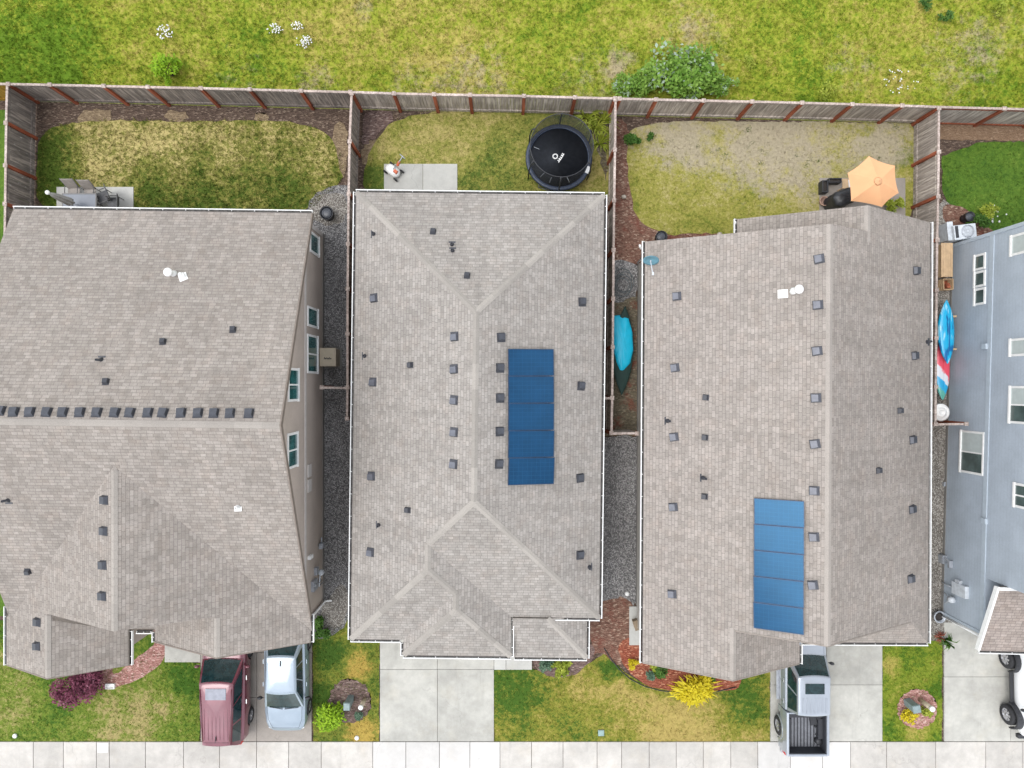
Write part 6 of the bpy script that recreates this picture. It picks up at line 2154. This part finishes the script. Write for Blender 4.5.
for px, py, r, mt, lb in ((655, 665, .22, LGY, 'yellow green plant in red mulch close to the eave'), (660, 671, .28, LGD, 'mid green plant in the middle of the red mulch'), (650, 676, .2, LBL, 'grey green plant at the edge of the red mulch'), (711, 677, .25, LGD, 'green plant under the eave right of the golden shrub'),
                          (546, 665, .28, LBL, 'blue green plant in the purple brown bed'), (556, 662, .22, LGY, 'left lime plant close to the porch eave'), (566, 662, .24, LGY, 'right lime plant close to the porch eave'), (561, 671, .28, LGY, 'yellow green plant in front of the two lime ones'),
                          (632, 141, .36, LGD, 'dark green bush against the fence right of the trampoline'), (650, 137, .14, LGD, 'tiny green plant on the dry lawn near the fence'), (894, 204, .42, LGY, 'yellow green bush under the edge of the orange parasol'),
                          (358.5, 715, .17, LBL, 'small blue green ball plant below the white capped post'), (926, 712, .25, LGY, 'thin olive plant below the white capped post on the right'), (323, 632, .35, LGD, 'green plant at the front corner of the taupe house'), (320, 622, .3, LGD, 'dark plant on gravel beside the front gutter'), (979, 222, .4, LGD, 'dark rose bush beside the cooling unit'), (988, 212, .35, LGY, 'light green rose bush on the lush lawn edge')):
    shrub('garden_plant', lb, 'plant', px, py, r, r, r * 1.5, int(260 + 900 * r), .07 + r * .12, mt, 9, .6, False)


def spiky(px, py, r, label, mat, n=46, h=.7):
    q = P(px, py, .2); q.z = 0
    t = thing('spiky_plant', label, 'plant', q, None)
    b = MB()
    for i in range(n):
        a = RND.uniform(0, 6.283); L = r * RND.uniform(.6, 1.1); e = RND.uniform(.15, .9)
        d = Vector((math.cos(a), math.sin(a), 0)); s = Vector((-d.y, d.x, 0)) * .022
        hh = h * e
        p1 = q + d * L * .45 + Vector((0, 0, hh)); p2 = q + d * L + Vector((0, 0, hh * (.8 if e > .5 else .4)))
        b.mesh([q + s * .6, p1 + s, p2, p1 - s, q - s * .6], [(0, 1, 2, 3, 4)])
    b.build('leaf_blades', mat, t)


for px, py, r, lb in ((588, 116, .85, 'spiky plant in the corner behind the trampoline'), (604, 119, .8, 'spiky plant closest to the fence corner by the trampoline'), (596, 127, .75, 'spiky plant right of the trampoline net'), (600, 143, .6, 'pale spiky plant below the others beside the trampoline'), (580, 107, .45, 'small yellow green spiky plant against the back fence')):
    spiky(px, py, r, lb, LGY)
spiky(946, 641, .45, 'strappy green plant by the grey pot', LGD, 26)
spiky(941, 637, .3, 'reddish strappy plant by the grey pot', leaf_mat('red_leaf', alb(150, 80, 60), alb(200, 120, 100)), 30, .4)
t = next(o for o in COL.objects if o.get('label') == 'golden yellow shrub spreading over the red mulch edge')
b = MB()
q = Vector(t.location)
for i in range(170):
    a = RND.uniform(0, 6.283) if i % 2 else RND.choice((-1.9, -.6, -1.3, 3.3, .3)) + RND.gauss(0, .2); L = RND.uniform(.6, 1.15); e = RND.uniform(.5, 1.0)
    d = Vector((math.cos(a) * 1.1, math.sin(a) * .85, 0)); s = Vector((-d.y, d.x, 0)) * .03
    c0 = q + Vector((RND.uniform(-.45, .45), RND.uniform(-.25, .25), RND.uniform(.3, .6)))
    p1 = c0 + d * L * .4 + Vector((0, 0, .25 * e)); p2 = c0 + d * L * .75 + Vector((0, 0, .15 * e))
    b.mesh([c0 + s * .5, p1 + s, p2, p1 - s, c0 - s * .5], [(0, 1, 2, 3, 4)])
b.build('frond', LYE, t)
for px, py, r, n, lb in ((165, 32, .42, 60, 'cluster of white wildflowers above the lime sapling'), (275, 29, .35, 40, 'left cluster of white wildflowers near the top of the meadow'), (297, 26, .25, 30, 'upper right cluster of white wildflowers in the meadow group of three'), (304, 42, .36, 55, 'lower right cluster of white wildflowers in the meadow group of three'), (901, 80, .8, 36, 'scattered white wildflowers above the parasol lawn fence'), (995, 213, .5, 22, 'white roses blooming on the lush lawn edge')):
    q = P(px, py, .25); q.z = 0
    t = thing('wildflower', lb, 'flowers', q)
    b = MB(); s_ = MB()
    for i in range(n):
        a = RND.uniform(0, 6.283); rr = r * RND.random() ** .6
        p = q + Vector((rr * math.cos(a), rr * math.sin(a) * .8, RND.uniform(.2, .32)))
        b.lathe(p, [(.008, 0), (RND.uniform(.022, .04) * (1.5 if 'rose' in lb else 1), .012), (.006, .02)], 6)
        s_.tube([p, Vector((p.x + RND.uniform(-.03, .03), p.y, 0))], .004, 3)
    b.build('blossom', M['white'], t); s_.build('stalk', LGD, t)

# ------------------------------------------------------------------ light, sky, camera
SUN_AZ, SUN_EL = math.radians(190), math.radians(68)          # direction towards the sun, measured from +X
sd_ = Vector((math.cos(SUN_AZ) * math.cos(SUN_EL), math.sin(SUN_AZ) * math.cos(SUN_EL), math.sin(SUN_EL)))
sun = bpy.data.lights.new('sun', 'SUN'); sun.energy = .75; sun.angle = math.radians(35); sun.color = (1.0, .97, .93)
so = bpy.data.objects.new('sun', sun); COL.objects.link(so)
so.rotation_euler = sd_.to_track_quat('Z', 'Y').to_euler(); so.location = sd_ * 60
w = bpy.data.worlds.new('World'); SC.world = w; w.use_nodes = True
nt = w.node_tree; bg = nt.nodes['Background']
sky = nt.nodes.new('ShaderNodeTexSky'); sky.sky_type = 'NISHITA'; sky.sun_disc = False
sky.sun_elevation = SUN_EL; sky.sun_rotation = math.pi / 2 - SUN_AZ
sky.air_density = 1.0; sky.dust_density = 1.0; sky.ozone_density = 1.0
hs = nt.nodes.new('ShaderNodeHueSaturation'); hs.inputs['Saturation'].default_value = .2
nt.links.new(sky.outputs[0], hs.inputs['Color'])
# overcast: the cloud deck is brightest overhead, about a third as bright at the horizon
tcw = nt.nodes.new('ShaderNodeTexCoord'); sxw = nt.nodes.new('ShaderNodeSeparateXYZ'); mrw = nt.nodes.new('ShaderNodeMapRange'); mxw = nt.nodes.new('ShaderNodeMix')
nt.links.new(tcw.outputs['Generated'], sxw.inputs[0]); nt.links.new(sxw.outputs['Z'], mrw.inputs['Value'])
mrw.inputs['To Min'].default_value = 1.3; mrw.inputs['To Max'].default_value = 1.9
mxw.data_type = 'RGBA'; mxw.blend_type = 'MULTIPLY'; mxw.inputs[0].default_value = 1.0
nt.links.new(hs.outputs[0], mxw.inputs[6]); nt.links.new(mrw.outputs[0], mxw.inputs[7]); # uneven cloud cover, seen in glass, panels and paint
cn = nt.nodes.new('ShaderNodeTexNoise'); cn.inputs['Scale'].default_value = 4.5; cn.inputs['Detail'].default_value = 5
cr = nt.nodes.new('ShaderNodeMapRange'); cr.inputs['From Min'].default_value = .36; cr.inputs['From Max'].default_value = .64
cr.inputs['To Min'].default_value = .5; cr.inputs['To Max'].default_value = 1.55
cm2 = nt.nodes.new('ShaderNodeMix'); cm2.data_type = 'RGBA'; cm2.blend_type = 'MULTIPLY'; cm2.inputs[0].default_value = 1.0
nt.links.new(tcw.outputs['Generated'], cn.inputs['Vector']); nt.links.new(cn.outputs['Fac'], cr.inputs['Value'])
nt.links.new(mxw.outputs[2], cm2.inputs[6]); nt.links.new(cr.outputs[0], cm2.inputs[7]); nt.links.new(cm2.outputs[2], bg.inputs['Color'])
bg.inputs['Strength'].default_value = .15
cam = bpy.data.cameras.new('camera'); co = bpy.data.objects.new('camera', cam); COL.objects.link(co)
co.location = (0, 0, CAM_H); co.rotation_euler = (0, 0, 0)
cam.sensor_width = 36; cam.lens = FOC / 1024 * 36
cam.shift_x = (512 - NX) / 1024; cam.shift_y = (NY - 384) / 1024
cam.clip_start = .1; cam.clip_end = 2000
SC.camera = co
SC.view_settings.view_transform = 'Standard'; SC.view_settings.look = 'None'
SC.view_settings.exposure = 0.66; SC.view_settings.gamma = 1
SC.cycles.max_bounces = 6; SC.cycles.transparent_max_bounces = 8
